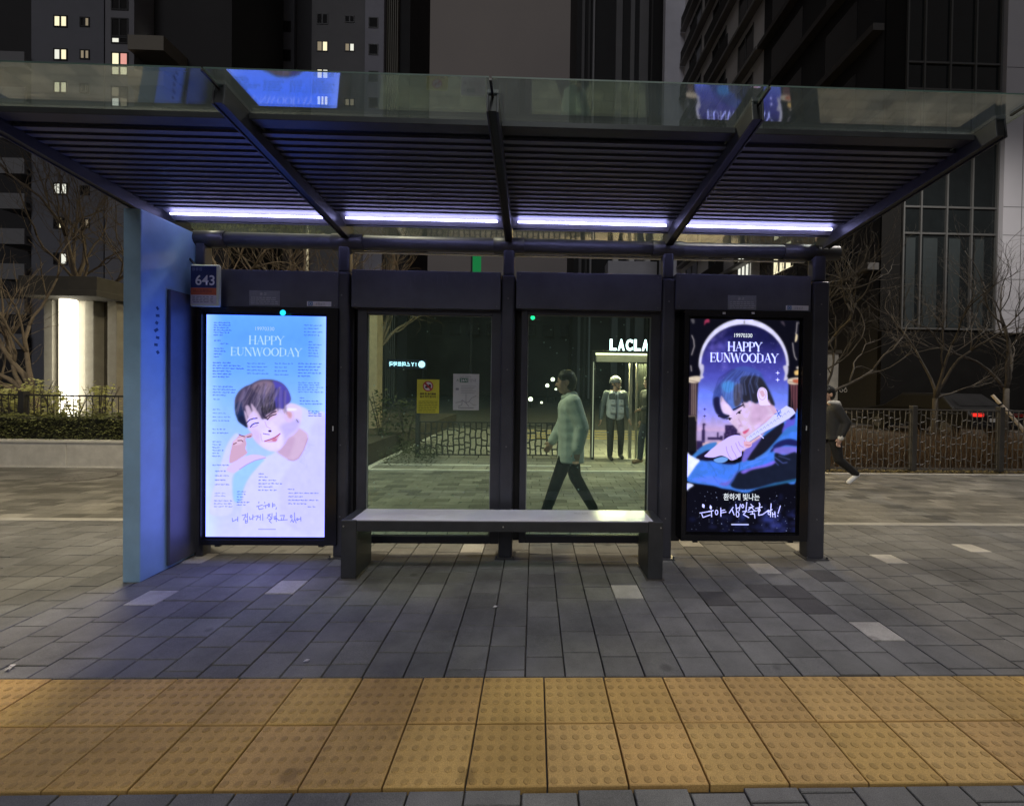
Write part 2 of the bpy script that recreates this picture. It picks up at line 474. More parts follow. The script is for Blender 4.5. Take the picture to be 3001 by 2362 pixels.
# tactile paving: two rows of 300 mm blister tiles
t, cols = MB(), []
M_TACT = vcol_mat('ochre tactile concrete', .75, noise=.16, nscale=50, bump=.3)
for r in range(2):
    ya = -2.173+.3*r
    for i in range(-19, 20):
        xa = -.0017+.3*i
        yel = np.array([.535, .345, .122])*rr.uniform(.93, 1.06)*np.array([1, rr.uniform(.98, 1.02), rr.uniform(.92, 1.08)])
        zt = rr.uniform(-.001, .0015)+.002
        cols += [yel]*blocks(t, cols, xa, xa+.3, ya, ya+.3, zt, .0036, .003)
        for a in range(6):
            for c in range(6):
                cx_, cy_ = xa+.025+.05*a, ya+.025+.05*c
                base = len(t.v); N = 10
                wear = rr.uniform(.78, .93)
                for rad, h in ((.0155, 0), (.0125, .0026), (.0085, .0032)):
                    for q in range(N): t.v.append((cx_+rad*cos(2*pi*q/N), cy_+rad*sin(2*pi*q/N), zt+h))
                for ring in range(2):
                    for q in range(N):
                        q2 = (q+1) % N
                        t.f.append((base+ring*N+q, base+ring*N+q2, base+(ring+1)*N+q2, base+(ring+1)*N+q)); t.m.append(0); cols.append(yel*wear)
                t.f.append(tuple(base+2*N+q for q in range(N))); t.m.append(0); cols.append(yel*wear*.9)
o = t.build('tactile_paving', M_TACT); set_cols(o, cols); tag(o, kind='structure')

# ================================================================== BUS SHELTER
SH = thing('bus_shelter', 'dark grey metal bus shelter with glass roof, slatted ceiling and four bays', 'bus shelter', (0, 0, 0))
BAY = 1.36
def zb(Y): return 2.676+.1113*(-.05-Y)                   # underside of the rafters
def zs(Y): return zb(Y)+.105+.040*Y/1.3              # slats
def zg(Y): return zb(Y)+.145+.052*Y/1.6              # roof glass
# posts: lower column, slimmer neck, base plate
for px, wl_, wn_ in ((-1.385, .125, .095), (.0, .118, .095), (1.365, .118, .095), (2.682, .15, .115)):
    m = MB(); m.box(px-wl_/2, px+wl_/2, -.075, .06, .0, 2.40)
    m.box(px-wn_/2, px+wn_/2, -.05, .045, 2.398, 2.63)
    po = m.build('post', M_FRAME, SH, bevel=.022, seg=3)
    for zz in (.35, .95, 1.6, 2.2): p = MB(); p.tube([(px, -.077, zz), (px, -.073, zz)], .007, 8); p.build('screw', pm('dull screw', (.22, .22, .24), .4, .7), po)
    p = MB(); p.box(px-wl_/2-.025, px+wl_/2+.025, -.10, .085, 0.002, .012)
    for sx in (-1, 1): p.tube([(px+sx*(wl_/2+.012), -.088, .01), (px+sx*(wl_/2+.012), -.088, .03)], .008, 6)
    p.build('base_plate', M_FRAME2, po)
m = MB(); m.box(-2.60, -2.53, -.05, .05, 0, 2.63); m.build('post', M_FRAME, SH, bevel=.01)
# tubular beam with collars
m = MB(); m.tube([(-2.76, 0, 2.662), (2.86, 0, 2.662)], .062, 24)
tb = m.build('beam', pm('beam metal', (.062, .064, .076), .45, .3, .25, 4, .05, 100), SH, smooth=False)
for p_ in tb.data.polygons: p_.use_smooth = len(p_.vertices) == 4
for x in (-2.5, -1.36, .0, 1.36, 2.5):
    m = MB(); m.tube([(x-.13, 0, 2.662), (x+.13, 0, 2.662)], .07, 24)
    cb = m.build('collar', M_RAFT, tb)
    for p_ in cb.data.polygons: p_.use_smooth = len(p_.vertices) == 4
m = MB(); m.box(-1.33, 2.6, .03, .06, 2.588, 2.60); m.build('cable_tray', M_WHITE, tb)
# rafters: plates either side of a dark web
for i in range(-2, 3):
    x = i*BAY
    m = MB()
    ya, yb = (-1.523 if i < 2 else -1.455), .02
    for sx in (-1, 1):
        m.bar((x+sx*.026, ya, zb(ya)+.05), (x+sx*.026, yb, zb(yb)+.05), .010, .10)
    m.bar((x, ya+.004, zb(ya)+.112), (x, yb, zb(yb)+.112), .062, .022)
    rf = m.build('rafter', M_RAFT, SH, bevel=.002)
    m = MB(); m.bar((x, ya+.003, zb(ya)+.049), (x, yb, zb(yb)+.049), .040, .082); m.build('web', M_BLACK, rf)
    m = MB(); m.bar((x, -1.63, zg(-1.63)-.011), (x, -1.50, zg(-1.50)-.011), .012, .010); m.build('glass_clamp', M_BLACK, rf)
# slatted ceiling per bay, added black light block, front fascia
def sl_x(i): return i*BAY+.033, (i+1)*BAY-.033
for i in range(-2, 2):
    xa, xb = sl_x(i)
    m = MB()
    n_s = 16
    for q in range(n_s):
        Y = -1.215+q*.0598
        m.bar((xa, Y, zs(Y)), (xb, Y, zs(Y)), .037, .014)
    m.build('slat_ceiling', M_SLAT, SH)
    m = MB(); m.bar((xa, -1.302, zs(-1.302)+0.015), (xb, -1.302, zs(-1.302)+0.015), .086, .032); m.build('fascia', M_RAFT, SH, bevel=.003)
    m = MB(); m.quad((xa, -1.30, zs(-1.30)+0.029), (xb, -1.30, zs(-1.30)+0.029), (xb, -.14, zs(-.14)+0.029), (xa, -.14, zs(-.14)+0.029)); m.build('ceiling_light_block', M_BLACK, SH)  # opaque sheet added above the slats to stop lamp light
# fluorescent strips with pale reflectors
E_TUBE = em('fluorescent tube', (.50, .50, 1.0), 19)
M_REFL = pm('reflector white', (.25, .245, .30), .35, 0, .05, 8)
for i in range(-2, 2):
    xa, xb = sl_x(i)
    m = MB()
    m.quad((xa, -.275, zs(-.275)+0.013), (xb, -.275, zs(-.275)+0.013), (xb, -.15, zs(-.15)-0.027), (xa, -.15, zs(-.15)-0.027))
    m.quad((xa, -.15, zs(-.15)-0.027), (xb, -.15, zs(-.15)-0.027), (xb, -.14, zs(-.14)+0.020), (xa, -.14, zs(-.14)+0.020))
    fx = m.build('light_fitting', M_REFL, SH)
    m = MB(); m.bar((xa+.002, -.134, zs(-.134)-0.005), (xb-.002, -.134, zs(-.134)-0.005), .008, .06); m.build('fitting_back', M_BLACK, fx)
    m = MB(); m.tube([(xa+.05, -.250, zs(-.250)-0.021), (xb-.05, -.250, zs(-.250)-0.021)], .0075, 10); m.build('tube', E_TUBE, fx, smooth=True)
# roof glass: four sheets over the rafters, oversailing the front
G_ROOF = glass('roof glass', (.86, .91, .91), .11, 2.1, .052, (.34, .43, .47), 2.2, rough=.035)
M_GEDGE = pm('glass edge green', (.035, .075, .062), .6)
GE = (0, 1, 3, 5)
for i, (xa, xb) in enumerate(((-2.775, -1.366), (-1.354, -.006), (.006, 1.354), (1.366, 2.785))):
    m = MB()
    ya, yb = -1.63, .22
    m.bar(((xa+xb)/2, ya, zg(ya)), ((xa+xb)/2, yb, zg(yb)), xb-xa, .008)
    m.m = [1 if q in GE else 0 for q in range(6)]; m.build('roof_glass', [G_ROOF, M_GEDGE], SH)
# header boxes
for (xa, ya, xb, yb, hb) in ((573, 792, 991, 901, 0), (1030, 794, 1467, 904, 1), (1513, 801, 1939, 908, 1), (1981, 806, 2377, 911, 0)):
    x0, x1, z0, z1 = rect(xa, ya, xb, yb, -.085)
    m = MB(); m.box(x0, x1, -.085, .07, z0, z1); hp_ = m.build('header_panel', M_HEAD, SH, bevel=.004)
    for xx in (x0+.03, x1-.03):
        for zz in (z0+.025, z1-.025): m = MB(); m.tube([(xx, -.0875, zz), (xx, -.0845, zz)], .005, 8); m.build('screw', pm('dull screw', (.22, .22, .24), .4, .7), hp_)
    if hb:
        for q in range(9 if xa < 1200 else 0):
            m = MB(); xx = x0+(x1-x0)*(.36+.035*q)+rr.uniform(-.01, .01); zz = z1-.03-rr.uniform(0, .05)
            m.bar((xx, -.0857, zz), (xx+rr.uniform(-.004, .004), -.0857, zz-rr.uniform(.03, .10)), .003, .0008)
            m.build('scratch', pm('scratched paint', (.20, .21, .27), .6), hp_)
# glazed windows
G_WIN = glass('window glass', (.80, .94, .90), .035, 4, .045, (.38, .56, .56), 1.7, spots=.5)
for (fx0, fy0, fx1, fy1, gx0, gy0, gx1, gy1) in ((1045, 904, 1467, 1593, 1077, 925, 1439, 1568), (1524, 908, 1932, 1592, 1543, 927, 1901, 1568)):
    X0, X1, Z0, Z1 = rect(fx0, fy0, fx1, fy1, -.03)
    x0, x1, z0, z1 = rect(gx0, gy0, gx1, gy1, 0)
    m = MB()
    m.box(X0, x0, -.03, .03, Z0, Z1); m.box(x1, X1, -.03, .03, Z0, Z1)
    m.box(x0, x1, -.029, .029, Z0, z0); m.box(x0, x1, -.029, .029, z1, Z1+.03)
    fr = m.build('window_frame', M_FRAME, SH, bevel=.004)
    m = MB(); m.box(x0-.004, x1+.004, -.005, .005, z0-.004, z1+.004); m.build('glass_pane', G_WIN, fr)
    m = MB()
    for (a0, a1, c0, c1) in ((x0, x0+.007, z0, z1), (x1-.007, x1, z0, z1), (x0+.007, x1-.007, z0, z0+.007), (x0+.007, x1-.007, z1-.007, z1)): m.box(a0, a1, -.012, -.0055, c0, c1)
    m.build('glazing_bead', pm('pale rubber bead', (.30, .33, .31), .5), fr)
# black filler plates added behind the posts keep the slots dark
for (xa, xb) in ((-1.50, -1.225), (-.137, .148), (1.222, 1.535), (2.55, 2.62)):
    m = MB(); m.box(xa, xb, .062, .07, .11, 2.39); m.build('filler_plate', M_BLACK, SH)
# side wall: blue outer plate and dark inner panel
m = MB(); m.box(-2.735, -2.612, -.535, .14, .0, 2.70)
w_ = m.build('side_wall', M_BLUE, SH, bevel=.006)
m = MB(); m.box(-2.6115, -2.585, -.31, .13, .03, 2.17); m.build('side_panel', M_HEAD, SH, bevel=.004)
for k_ in range(7):
    m = MB(); m.bar((-2.611, -.40+rr.uniform(-.012, .012), 2.02-.055*k_), (-2.611, -.40+rr.uniform(-.02, .02), 2.0-.055*k_), .001, rr.uniform(.012, .03))
    m.build('glue_stain', pm('dark glue stain', (.035, .08, .16), .8), w_)

# ================================================================== POSTER PAINTING (what the two screens show)
class Canvas:
    def __init__(s, quad, W, H):
        s.q = [np.array(p, float) for p in quad]; s.W, s.H = W, H
        s.a = np.zeros((H, W, 3))
        s.k = (W-1)/np.linalg.norm(s.q[1]-s.q[0])
    def uv(s, p):
        p = np.asarray(p, float)
        tl, tr, br, bl = s.q
        v = (p[..., 1]-(tl[1]+tr[1])/2)/((bl[1]+br[1])/2-(tl[1]+tr[1])/2)
        xl = tl[0]+(bl[0]-tl[0])*v; xr = tr[0]+(br[0]-tr[0])*v
        u = (p[..., 0]-xl)/(xr-xl)
        return np.stack([u*(s.W-1), v*(s.H-1)], -1)
    def box(s, P, pad):
        x0 = max(0, int(P[:, 0].min()-pad)); x1 = min(s.W, int(P[:, 0].max()+pad)+2)
        y0 = max(0, int(P[:, 1].min()-pad)); y1 = min(s.H, int(P[:, 1].max()+pad)+2)
        if x1 <= x0 or y1 <= y0: return None
        X, Y = np.meshgrid(np.arange(x0, x1), np.arange(y0, y1))
        return x0, x1, y0, y1, X.astype(float), Y.astype(float)
    def put(s, bx, cov, col):
        x0, x1, y0, y1 = bx[:4]
        c = np.array(col, float)/255
        s.a[y0:y1, x0:x1] = s.a[y0:y1, x0:x1]*(1-cov[..., None])+c*cov[..., None]
    def poly(s, pts, col, soft=1.2, alpha=1.0, smooth=True):
        P = s.uv(np.array(pts, float))
        if smooth and len(P) > 3:
            n = len(P); out = []
            for i in range(n):
                p0, p1, p2, p3 = P[i-1], P[i], P[(i+1) % n], P[(i+2) % n]
                for t_ in (0, .25, .5, .75):
                    out.append(.5*((2*p1)+(-p0+p2)*t_+(2*p0-5*p1+4*p2-p3)*t_**2+(-p0+3*p1-3*p2+p3)*t_**3))
            P = np.array(out)
        soft = max(soft*s.k, 1.0)
        bx = s.box(P, soft+1)
        if bx is None: return
        X, Y = bx[4], bx[5]
        ins = np.zeros(X.shape, bool); dist = np.full(X.shape, 1e9)
        for i in range(len(P)):
            a, b_ = P[i], P[(i+1) % len(P)]
            cond = ((a[1] > Y) != (b_[1] > Y))
            with np.errstate(divide='ignore', invalid='ignore'):
                xi = (b_[0]-a[0])*(Y-a[1])/(b_[1]-a[1]+1e-12)+a[0]
            ins ^= cond & (X < xi)
            d_ = b_-a; L2 = (d_**2).sum()+1e-9
            t_ = np.clip(((X-a[0])*d_[0]+(Y-a[1])*d_[1])/L2, 0, 1)
            dist = np.minimum(dist, np.hypot(X-a[0]-t_*d_[0], Y-a[1]-t_*d_[1]))
        sdv = np.where(ins, -dist, dist)
        s.put(bx, np.clip(.5-sdv/soft, 0, 1)*alpha, col)
    def line(s, pts, w, col, alpha=1.0, soft=1.0):
        P = s.uv(np.array(pts, float)); w = w*s.k/2; soft = max(soft*s.k, 1.0)
        bx = s.box(P, w+soft+1)
        if bx is None: return
        X, Y = bx[4], bx[5]; dist = np.full(X.shape, 1e9)
        for i in range(len(P)-1):
            a, b_ = P[i], P[i+1]; d_ = b_-a; L2 = (d_**2).sum()+1e-9
            t_ = np.clip(((X-a[0])*d_[0]+(Y-a[1])*d_[1])/L2, 0, 1)
            dist = np.minimum(dist, np.hypot(X-a[0]-t_*d_[0], Y-a[1]-t_*d_[1]))
        s.put(bx, np.clip((w-dist)/soft+.5, 0, 1)*alpha, col)
    def ell(s, c, rx, ry, col, soft=1.2, alpha=1.0, rot=0, n=20):
        s.poly([(c[0]+rx*cos(t)*cos(rot)-ry*sin(t)*sin(rot), c[1]+rx*cos(t)*sin(rot)+ry*sin(t)*cos(rot)) for t in np.linspace(0, 2*pi, n, endpoint=False)], col, soft, alpha, False)
    def ring(s, c, rx, ry, w, col, alpha=1.0, n=18, thin=None):
        for i in range(n):
            t0, t1 = 2*pi*i/n, 2*pi*(i+1)/n
            ww = w if thin is None else thin+(w-thin)*abs(cos((t0+t1)/2))**1.5
            s.line([(c[0]+rx*cos(t0), c[1]+ry*sin(t0)), (c[0]+rx*cos(t1), c[1]+ry*sin(t1))], ww, col, alpha)
    def soften(s, r, mix=1.0, grain=0.0, seed=1):
        k = np.exp(-.5*(np.arange(-3*r, 3*r+1)/r)**2); k /= k.sum(); n = len(k)//2
        b = s.a
        for ax in (0, 1):
            pad = np.pad(b, [(n, n) if q == ax else (0, 0) for q in range(3)], mode='edge')
            b = sum(k[i]*np.take(pad, np.arange(i, i+b.shape[ax]), axis=ax) for i in range(len(k)))
        s.a = s.a*(1-mix)+b*mix
        if grain:
            g_ = np.random.RandomState(seed).randn(s.H, s.W); g2 = np.random.RandomState(seed+1).randn(s.H//8+2, s.W//8+2)
            g2 = np.repeat(np.repeat(g2, 8, 0), 8, 1)[:s.H, :s.W]
            for ax in (0, 1): g2 = sum(np.roll(g2, q, ax) for q in range(-4, 5))/9
            s.a = np.clip(s.a*(1+grain*(.5*g_+1.6*g2)[..., None]), 0, 1)
    def vgrad(s, stops):
        ys = np.linspace(0, 1, s.H); pos = [q[0] for q in stops]
        for ch in range(3):
            s.a[..., ch] = np.interp(ys, pos, [q[1][ch]/255 for q in stops])[:, None]
    def serif(s, word, x0, x1, y0, y1, col, tk, tn, alpha=1.0):
        G = {'H': (.86, [(.14, 0, .14, 1, 1), (.72, 0, .72, 1, 1), (.14, .5, .72, .5, 0)], [(.14, 0), (.14, 1), (.72, 0), (.72, 1)]),
             'A': (.84, [(.42, 0, .10, 1, 0), (.42, 0, .74, 1, 1), (.22, .64, .62, .64, 0)], [(.10, 1), (.74, 1)]),
             'P': (.70, [(.14, 0, .14, 1, 1), (.14, 0, .4, 0, 0), (.4, 0, .6, .12, 0), (.6, .1, .6, .42, 1), (.6, .42, .4, .54, 0), (.4, .54, .14, .54, 0)], [(.14, 0), (.14, 1)]),
             'Y': (.82, [(.08, 0, .40, .52, 1), (.74, 0, .40, .52, 0), (.40, .5, .40, 1, 1)], [(.08, 0), (.74, 0), (.40, 1)]),
             'E': (.70, [(.14, 0, .14, 1, 1), (.14, 0, .62, 0, 0), (.14, .5, .5, .5, 0), (.14, 1, .62, 1, 0), (.62, 0, .62, .18, 0), (.62, 1, .62, .8, 0), (.5, .4, .5, .6, 0)], [(.14, 0), (.14, 1)]),
             'U': (.84, [(.14, 0, .14, .75, 1), (.14, .75, .27, .97, 1), (.27, .98, .52, .98, 0), (.52, .97, .68, .72, 0), (.68, 0, .68, .74, 0)], [(.14, 0), (.68, 0)]),
             'N': (.88, [(.14, 0, .14, 1, 0), (.14, 0, .72, 1, 1), (.72, 0, .72, 1, 0)], [(.14, 1), (.72, 0), (.12, 0)]),
             'W': (1.16, [(.06, 0, .32, 1, 1), (.32, 1, .56, .05, 0), (.56, .05, .82, 1, 1), (.82, 1, 1.06, 0, 0)], [(.06, 0), (1.06, 0)]),
             'D': (.86, [(.14, 0, .14, 1, 1), (.14, 0, .42, 0, 0), (.42, 0, .68, .2, 0), (.70, .2, .70, .8, 1), (.68, .8, .42, 1, 0), (.42, 1, .14, 1, 0)], [(.14, 0), (.14, 1)]),
             'O': (.90, None, None)}
        tot = sum(G[c][0] for c in word); kx = (x1-x0)/tot; x = x0; h = y1-y0
        for c in word:
            adv, st, sf = G[c]
            if c == 'O':
                s.ring((x+.44*kx, (y0+y1)/2), .36*kx, h*.5, tk, col, alpha, 22, tn)
            else:
                for (a, b_, c2, d_, th) in st:
                    s.line([(x+a*kx, y0+b_*h), (x+c2*kx, y0+d_*h)], tk if th else tn, col, alpha)
                for (a, b_) in sf:
                    s.line([(x+(a-.11)*kx, y0+b_*h), (x+(a+.11)*kx, y0+b_*h)], tn, col, alpha)
            x += adv*kx


def A_(p): return [(590+x/5.0237, 910+y/5.0237) for x, y in p]
def B_(p): return [(590+x/4.7447, 1230+y/4.7447) for x, y in p]
def C_(p): return [(2000+x/5.339, 920+y/5.339) for x, y in p]
def D_(p): return [(2000+x/4.7447, 1220+y/4.7447) for x, y in p]


def paint_day():
    c = Canvas([(599, 924), (948, 926), (958, 1571), (609, 1575)], 282, 520)
    c.vgrad([(0, (100, 168, 250)), (.10, (94, 160, 250)), (.25, (108, 170, 250)), (.42, (140, 188, 252)), (.6, (165, 198, 252)), (.8, (186, 196, 252)), (1, (204, 206, 255))])
    # paler margins
    u = np.linspace(0, 1, c.W); edge = np.clip(1-np.minimum(u, 1-u)/.17, 0, 1)**1.6
    c.a += (np.array([205, 238, 255])/255-c.a)*(edge*.62)[None, :, None]
    white = (207, 208, 255)
    # jumper: body and sleeve
    c.poly(B_([(1740, 20), (1560, -90), (1400, -190), (1230, -200), (1180, 120), (1040, 430), (880, 520), (820, 620), (700, 770), (620, 930), (600, 1120), (640, 1700), (1745, 1700)]), white, 4, .95)
    c.poly(B_([(500, 190), (420, 250), (340, 400), (280, 620), (215, 850), (160, 1080), (150, 1320), (440, 1300), (450, 1000), (440, 800), (560, 660), (640, 560), (600, 300)]), (205, 208, 255), 5, .92)
    c.poly(B_([(640, 470), (740, 500), (880, 545), (830, 610), (700, 760), (610, 930), (560, 1130), (470, 1120), (450, 900), (480, 740), (560, 680)]), (152, 200, 250), 5, .9)
    c.poly(B_([(1740, 40), (1560, 20), (1500, 220), (1420, 420), (1330, 560), (1200, 700), (1100, 1000), (1200, 1450), (1720, 1500)]), (197, 196, 255), 12, .7)
    for q in range(9):
        c.line(B_([(1420+rr.uniform(-60, 160), 300+q*38), (1440+rr.uniform(-60, 160), 350+q*38)]), 1.3, (176, 178, 240), .8)
    # neck
    c.poly(B_([(1050, 430), (1140, 500), (1220, 550), (1290, 560), (1360, 530), (1430, 410), (1490, 235), (1440, 150), (1300, 100), (1160, 240), (1100, 350)]), (206, 178, 216), 4)
    c.poly(B_([(1060, 430), (1130, 360), (1210, 250), (1300, 250), (1260, 420), (1200, 520)]), (190, 158, 200), 9, .7)
    c.line(B_([(1210, 545), (1290, 560), (1360, 525), (1430, 410), (1480, 250)]), 1.6, (150, 100, 140), .8)
    # face
    c.poly(B_([(590, -20), (635, 100), (700, 190), (720, 250), (790, 330), (860, 385), (950, 425), (1040, 435), (1100, 405), (1150, 340), (1200, 250), (1290, 190), (1360, 90), (1390, -30), (1380, -170), (1240, -240), (900, -200), (640, -110)]), (218, 203, 248), 2.5)
    c.poly(B_([(640, 80), (700, 180), (730, 250), (800, 330), (830, 200), (760, 130)]), (208, 182, 224), 10, .6)
    c.poly(B_([(830, 170), (960, 40), (1010, 80), (1120, 170), (1160, 260), (1100, 380), (980, 420), (880, 360), (830, 260)]), (228, 214, 250), 12, .8)
    c.poly(B_([(1100, 80), (1240, 10), (1350, 0), (1340, 110), (1200, 240), (1160, 330), (1140, 200)]), (186, 176, 246), 12, .8)
    c.poly(A_([(930, 1560), (1000, 1480), (1090, 1440), (1120, 1500), (1060, 1570), (980, 1610)]), (222, 180, 212), 7, .7)
    # ear and white earpiece
    c.poly(A_([(1190, 1440), (1260, 1420), (1350, 1480), (1360, 1580), (1300, 1640), (1230, 1600)]), (214, 190, 230), 2.5)
    c.poly(A_([(1250, 1480), (1310, 1490), (1325, 1540), (1300, 1575), (1265, 1535)]), (200, 140, 160), 5, .8)
    c.poly(A_([(1250, 1430), (1380, 1432), (1390, 1455), (1270, 1470)]), (240, 238, 255), 1.5)
    c.line(A_([(1395, 1595), (1425, 1635)]), 2, (40, 40, 70))
    # hair
    c.poly(A_([(735, 1072), (790, 1040), (880, 1012), (1040, 1015), (1170, 1060), (1255, 1150), (1305, 1275), (1290, 1345), (1220, 1395), (1200, 1440), (1110, 1432), (1060, 1480), (960, 1530), (900, 1600), (830, 1520), (760, 1470), (690, 1560), (650, 1690), (570, 1655), (515, 1570), (485, 1420), (490, 1290), (545, 1185), (630, 1118), (690, 1095)]), (74, 66, 98), 2)
    c.poly(A_([(1040, 1030), (1170, 1070), (1255, 1160), (1300, 1280), (1280, 1345), (1215, 1390), (1195, 1435), (1100, 1425), (1050, 1380), (1010, 1400), (1070, 1250), (1060, 1130)]), (80, 74, 178), 5)
    c.poly(A_([(720, 1130), (800, 1060), (900, 1030), (1010, 1040), (1060, 1110), (1010, 1200), (900, 1230), (780, 1200)]), (134, 114, 138), 7, .9)
    c.poly(A_([(860, 1330), (980, 1260), (1060, 1300), (1080, 1430), (1010, 1480), (930, 1520), (880, 1450)]), (42, 40, 52), 5)
    c.poly(A_([(490, 1420), (560, 1330), (620, 1480), (640, 1660), (570, 1650), (515, 1560)]), (30, 44, 84), 5)
    c.poly(B_([(500, 0), (560, -60), (610, 0), (640, 110), (560, 60)]), (28, 34, 66), 2)
    r2 = random.Random(5)
    for q in range(46):
        x = 560+q*10.5; y = 1150+r2.uniform(-20, 60); e = x+r2.uniform(-70, 70)
        cc = r2.choice([(150, 134, 158), (54, 48, 74), (120, 108, 140), (40, 38, 60), (172, 160, 190)])
        c.line(A_([(x+120, y-40), (x+40, y+120), (e, 1430+r2.uniform(-60, 90))]), r2.uniform(1.0, 2.4), cc, .7)
    for q in range(90):
        x = 600+r2.uniform(0, 640); y = 1040+abs(x-930)*.35+r2.uniform(0, 60); t_ = (x-600)/640
        c.line(A_([(x, y), (x-60+60*t_, y+150), (x-110+130*t_+r2.uniform(-20, 20), y+330)]), r2.uniform(.7, 1.4), r2.choice([(176, 160, 186), (34, 32, 52), (60, 56, 96), (134, 118, 150), (92, 88, 180)]), .5)
    # forehead between the strands
    for pts in ([(640, 1420), (690, 1400), (760, 1560), (740, 1600), (680, 1560)], [(720, 1380), (760, 1400), (870, 1560), (840, 1590), (780, 1560)], [(620, 1480), (650, 1500), (680, 1600), (660, 1640)]):
        c.poly(A_(pts), (214, 190, 226), 2.5, .85)
    c.line(A_([(880, 1440), (905, 1540), (960, 1590)]), 4, (40, 36, 56))
    c.soften(2.0, .7, .006, 5)
    # brows, eyes, nose, mouth
    c.line(A_([(665, 1650), (710, 1605), (760, 1588), (815, 1582)]), 3.0, (58, 48, 80))
    c.line(A_([(930, 1580), (980, 1545), (1040, 1500), (1090, 1480)]), 4.5, (60, 48, 70), .8)
    c.line(A_([(970, 1600), (1000, 1560), (1040, 1535), (1095, 1520)]), 3.0, (34, 28, 50))
    c.line(B_([(680, 98), (705, 66), (740, 48), (790, 40)]), 3.0, (34, 28, 50))
    c.line(B_([(700, 100), (740, 92), (780, 70)]), 1.6, (160, 120, 160), .8)
    c.line(B_([(880, 20), (905, 90), (960, 120)]), 2.5, (200, 168, 206), .8)
    c.ell(B_([(952, 152)])[0], 5, 3.0, (70, 36, 60), 2)
    c.line(B_([(860, 188), (900, 196), (945, 200)]), 2.2, (110, 70, 100), .9)
    c.poly(B_([(870, 296), (960, 262), (1040, 215), (1095, 185), (1080, 230), (1040, 290), (960, 310)]), (208, 150, 190), 4, .7)
    c.line(B_([(880, 294), (950, 270), (1030, 238), (1095, 186)]), 2.4, (150, 46, 80))
    c.ell(B_([(1020, 275)])[0], 7, 5, (196, 108, 150), 5, .8)
    c.line(B_([(826, 190), (835, 260), (850, 300)]), 2, (190, 160, 206), .7)
    # hand held to the cheek
    c.poly(B_([(440, 310), (480, 270), (530, 215), (600, 215), (690, 180), (715, 215), (690, 250), (620, 260), (630, 330), (618, 400), (645, 460), (570, 520), (480, 580), (400, 600), (405, 480), (425, 380)]), (204, 166, 200), 3)
    c.poly(B_([(450, 300), (520, 250), (590, 250), (560, 330), (470, 350)]), (224, 192, 228), 5, .8)
    for pts in ([(510, 290), (560, 285), (580, 300)], [(525, 205), (560, 220), (600, 232)], [(640, 240), (690, 225)], [(450, 340), (490, 320)]): c.line(B_(pts), 2.6, (96, 48, 66), .85)
    c.poly(B_([(360, 700), (420, 620), (500, 570), (580, 525), (690, 482), (830, 488), (900, 522), (760, 560), (640, 620), (540, 690), (460, 740)]), (212, 194, 246), 3)
    c.line(B_([(900, 524), (760, 560), (640, 620), (540, 688)]), 2.0, (176, 130, 196), .8)
    # lettering
    c.serif('HAPPY', *[A_([(668, 0)])[0][0], A_([(1190, 0)])[0][0]], A_([(0, 378)])[0][1], A_([(0, 496)])[0][1], (178, 216, 255), 3.6, 1.0)
    c.serif('EUNWOODAY', *[A_([(404, 0)])[0][0], A_([(1455, 0)])[0][0]], A_([(0, 550)])[0][1], A_([(0, 664)])[0][1], (178, 216, 255), 3.6, 1.0)
    # rows of small handwriting
    r3 = random.Random(11)
    ink = (44, 62, 150)
    def notes(fn, x, y, widths, dy, al=.72, w=1.9):
        for i, wd in enumerate(widths):
            cx_ = x; yy = y+i*dy
            while cx_ < x+wd-12:
                ln = min(r3.uniform(22, 75), x+wd-cx_)
                pts = [(cx_+t_*ln, yy+r3.uniform(-5, 5)) for t_ in (0, .25, .5, .75, 1)]
                c.line(fn(pts), w, ink, al*r3.uniform(.6, 1))
                c.line(fn([(cx_+ln*.3, yy-9), (cx_+ln*.35, yy+8)]), 1.0, ink, al*.8)
                cx_ += ln+r3.uniform(10, 26)
    notes(A_, 155, 192, [235, 270, 225, 262, 222, 160], 36)
    notes(A_, 165, 452, [115], 36); notes(A_, 255, 497, [140], 36)
    notes(A_, 165, 568, [165, 165, 110, 75], 41)
    notes(A_, 152, 776, [255, 400, 450, 270, 280, 240], 41, .85)
    notes(A_, 655, 780, [290, 290, 270, 320], 49, .6)
    notes(A_, 1480, 208, [260, 210, 270, 220], 48, .55); notes(A_, 1550, 450, [70, 190, 150, 130, 140, 160], 42, .6)
    notes(A_, 1060, 775, [260, 190, 180, 200], 54, .6); notes(A_, 1405, 772, [340, 350, 290, 350, 190], 46, .7)
    notes(A_, 1410, 1052, [310, 310, 370, 290, 370], 34, .55); notes(A_, 1440, 1278, [60, 270, 330], 42, .65); notes(A_, 1570, 1470, [160, 190, 190], 33, .8)
    notes(A_, 160, 1125, [285, 330, 340, 200], 42, .65); notes(A_, 170, 1312, [90], 40, .6); notes(A_, 165, 1460, [130, 190, 255, 240], 55, .5)
    notes(B_, 155, 135, [175, 235], 52, .6); notes(B_, 160, 308, [120, 130, 100, 150, 90, 110], 40, .6); notes(B_, 165, 632, [225], 40, .6)
    notes(B_, 205, 716, [140, 220, 170, 195], 62, .6); notes(B_, 205, 1022, [145, 145], 38, .4); notes(B_, 200, 1128, [245, 245, 260], 40, .55)
    notes(B_, 515, 998, [145, 115, 90, 95, 170, 120], 37, .6); notes(B_, 810, 745, [70, 140, 240, 325, 200, 260], 46, .65)
    notes(B_, 1222, 960, [85], 40, .5); notes(B_, 1230, 1012, [420, 200, 420, 250], 50, .6); notes(B_, 1505, 1204, [110], 40, .5)
    c.line(B_([(825, 1520), (1058, 1520)]), 3.4, (150, 150, 205), .7)
    pen = (96, 104, 200)
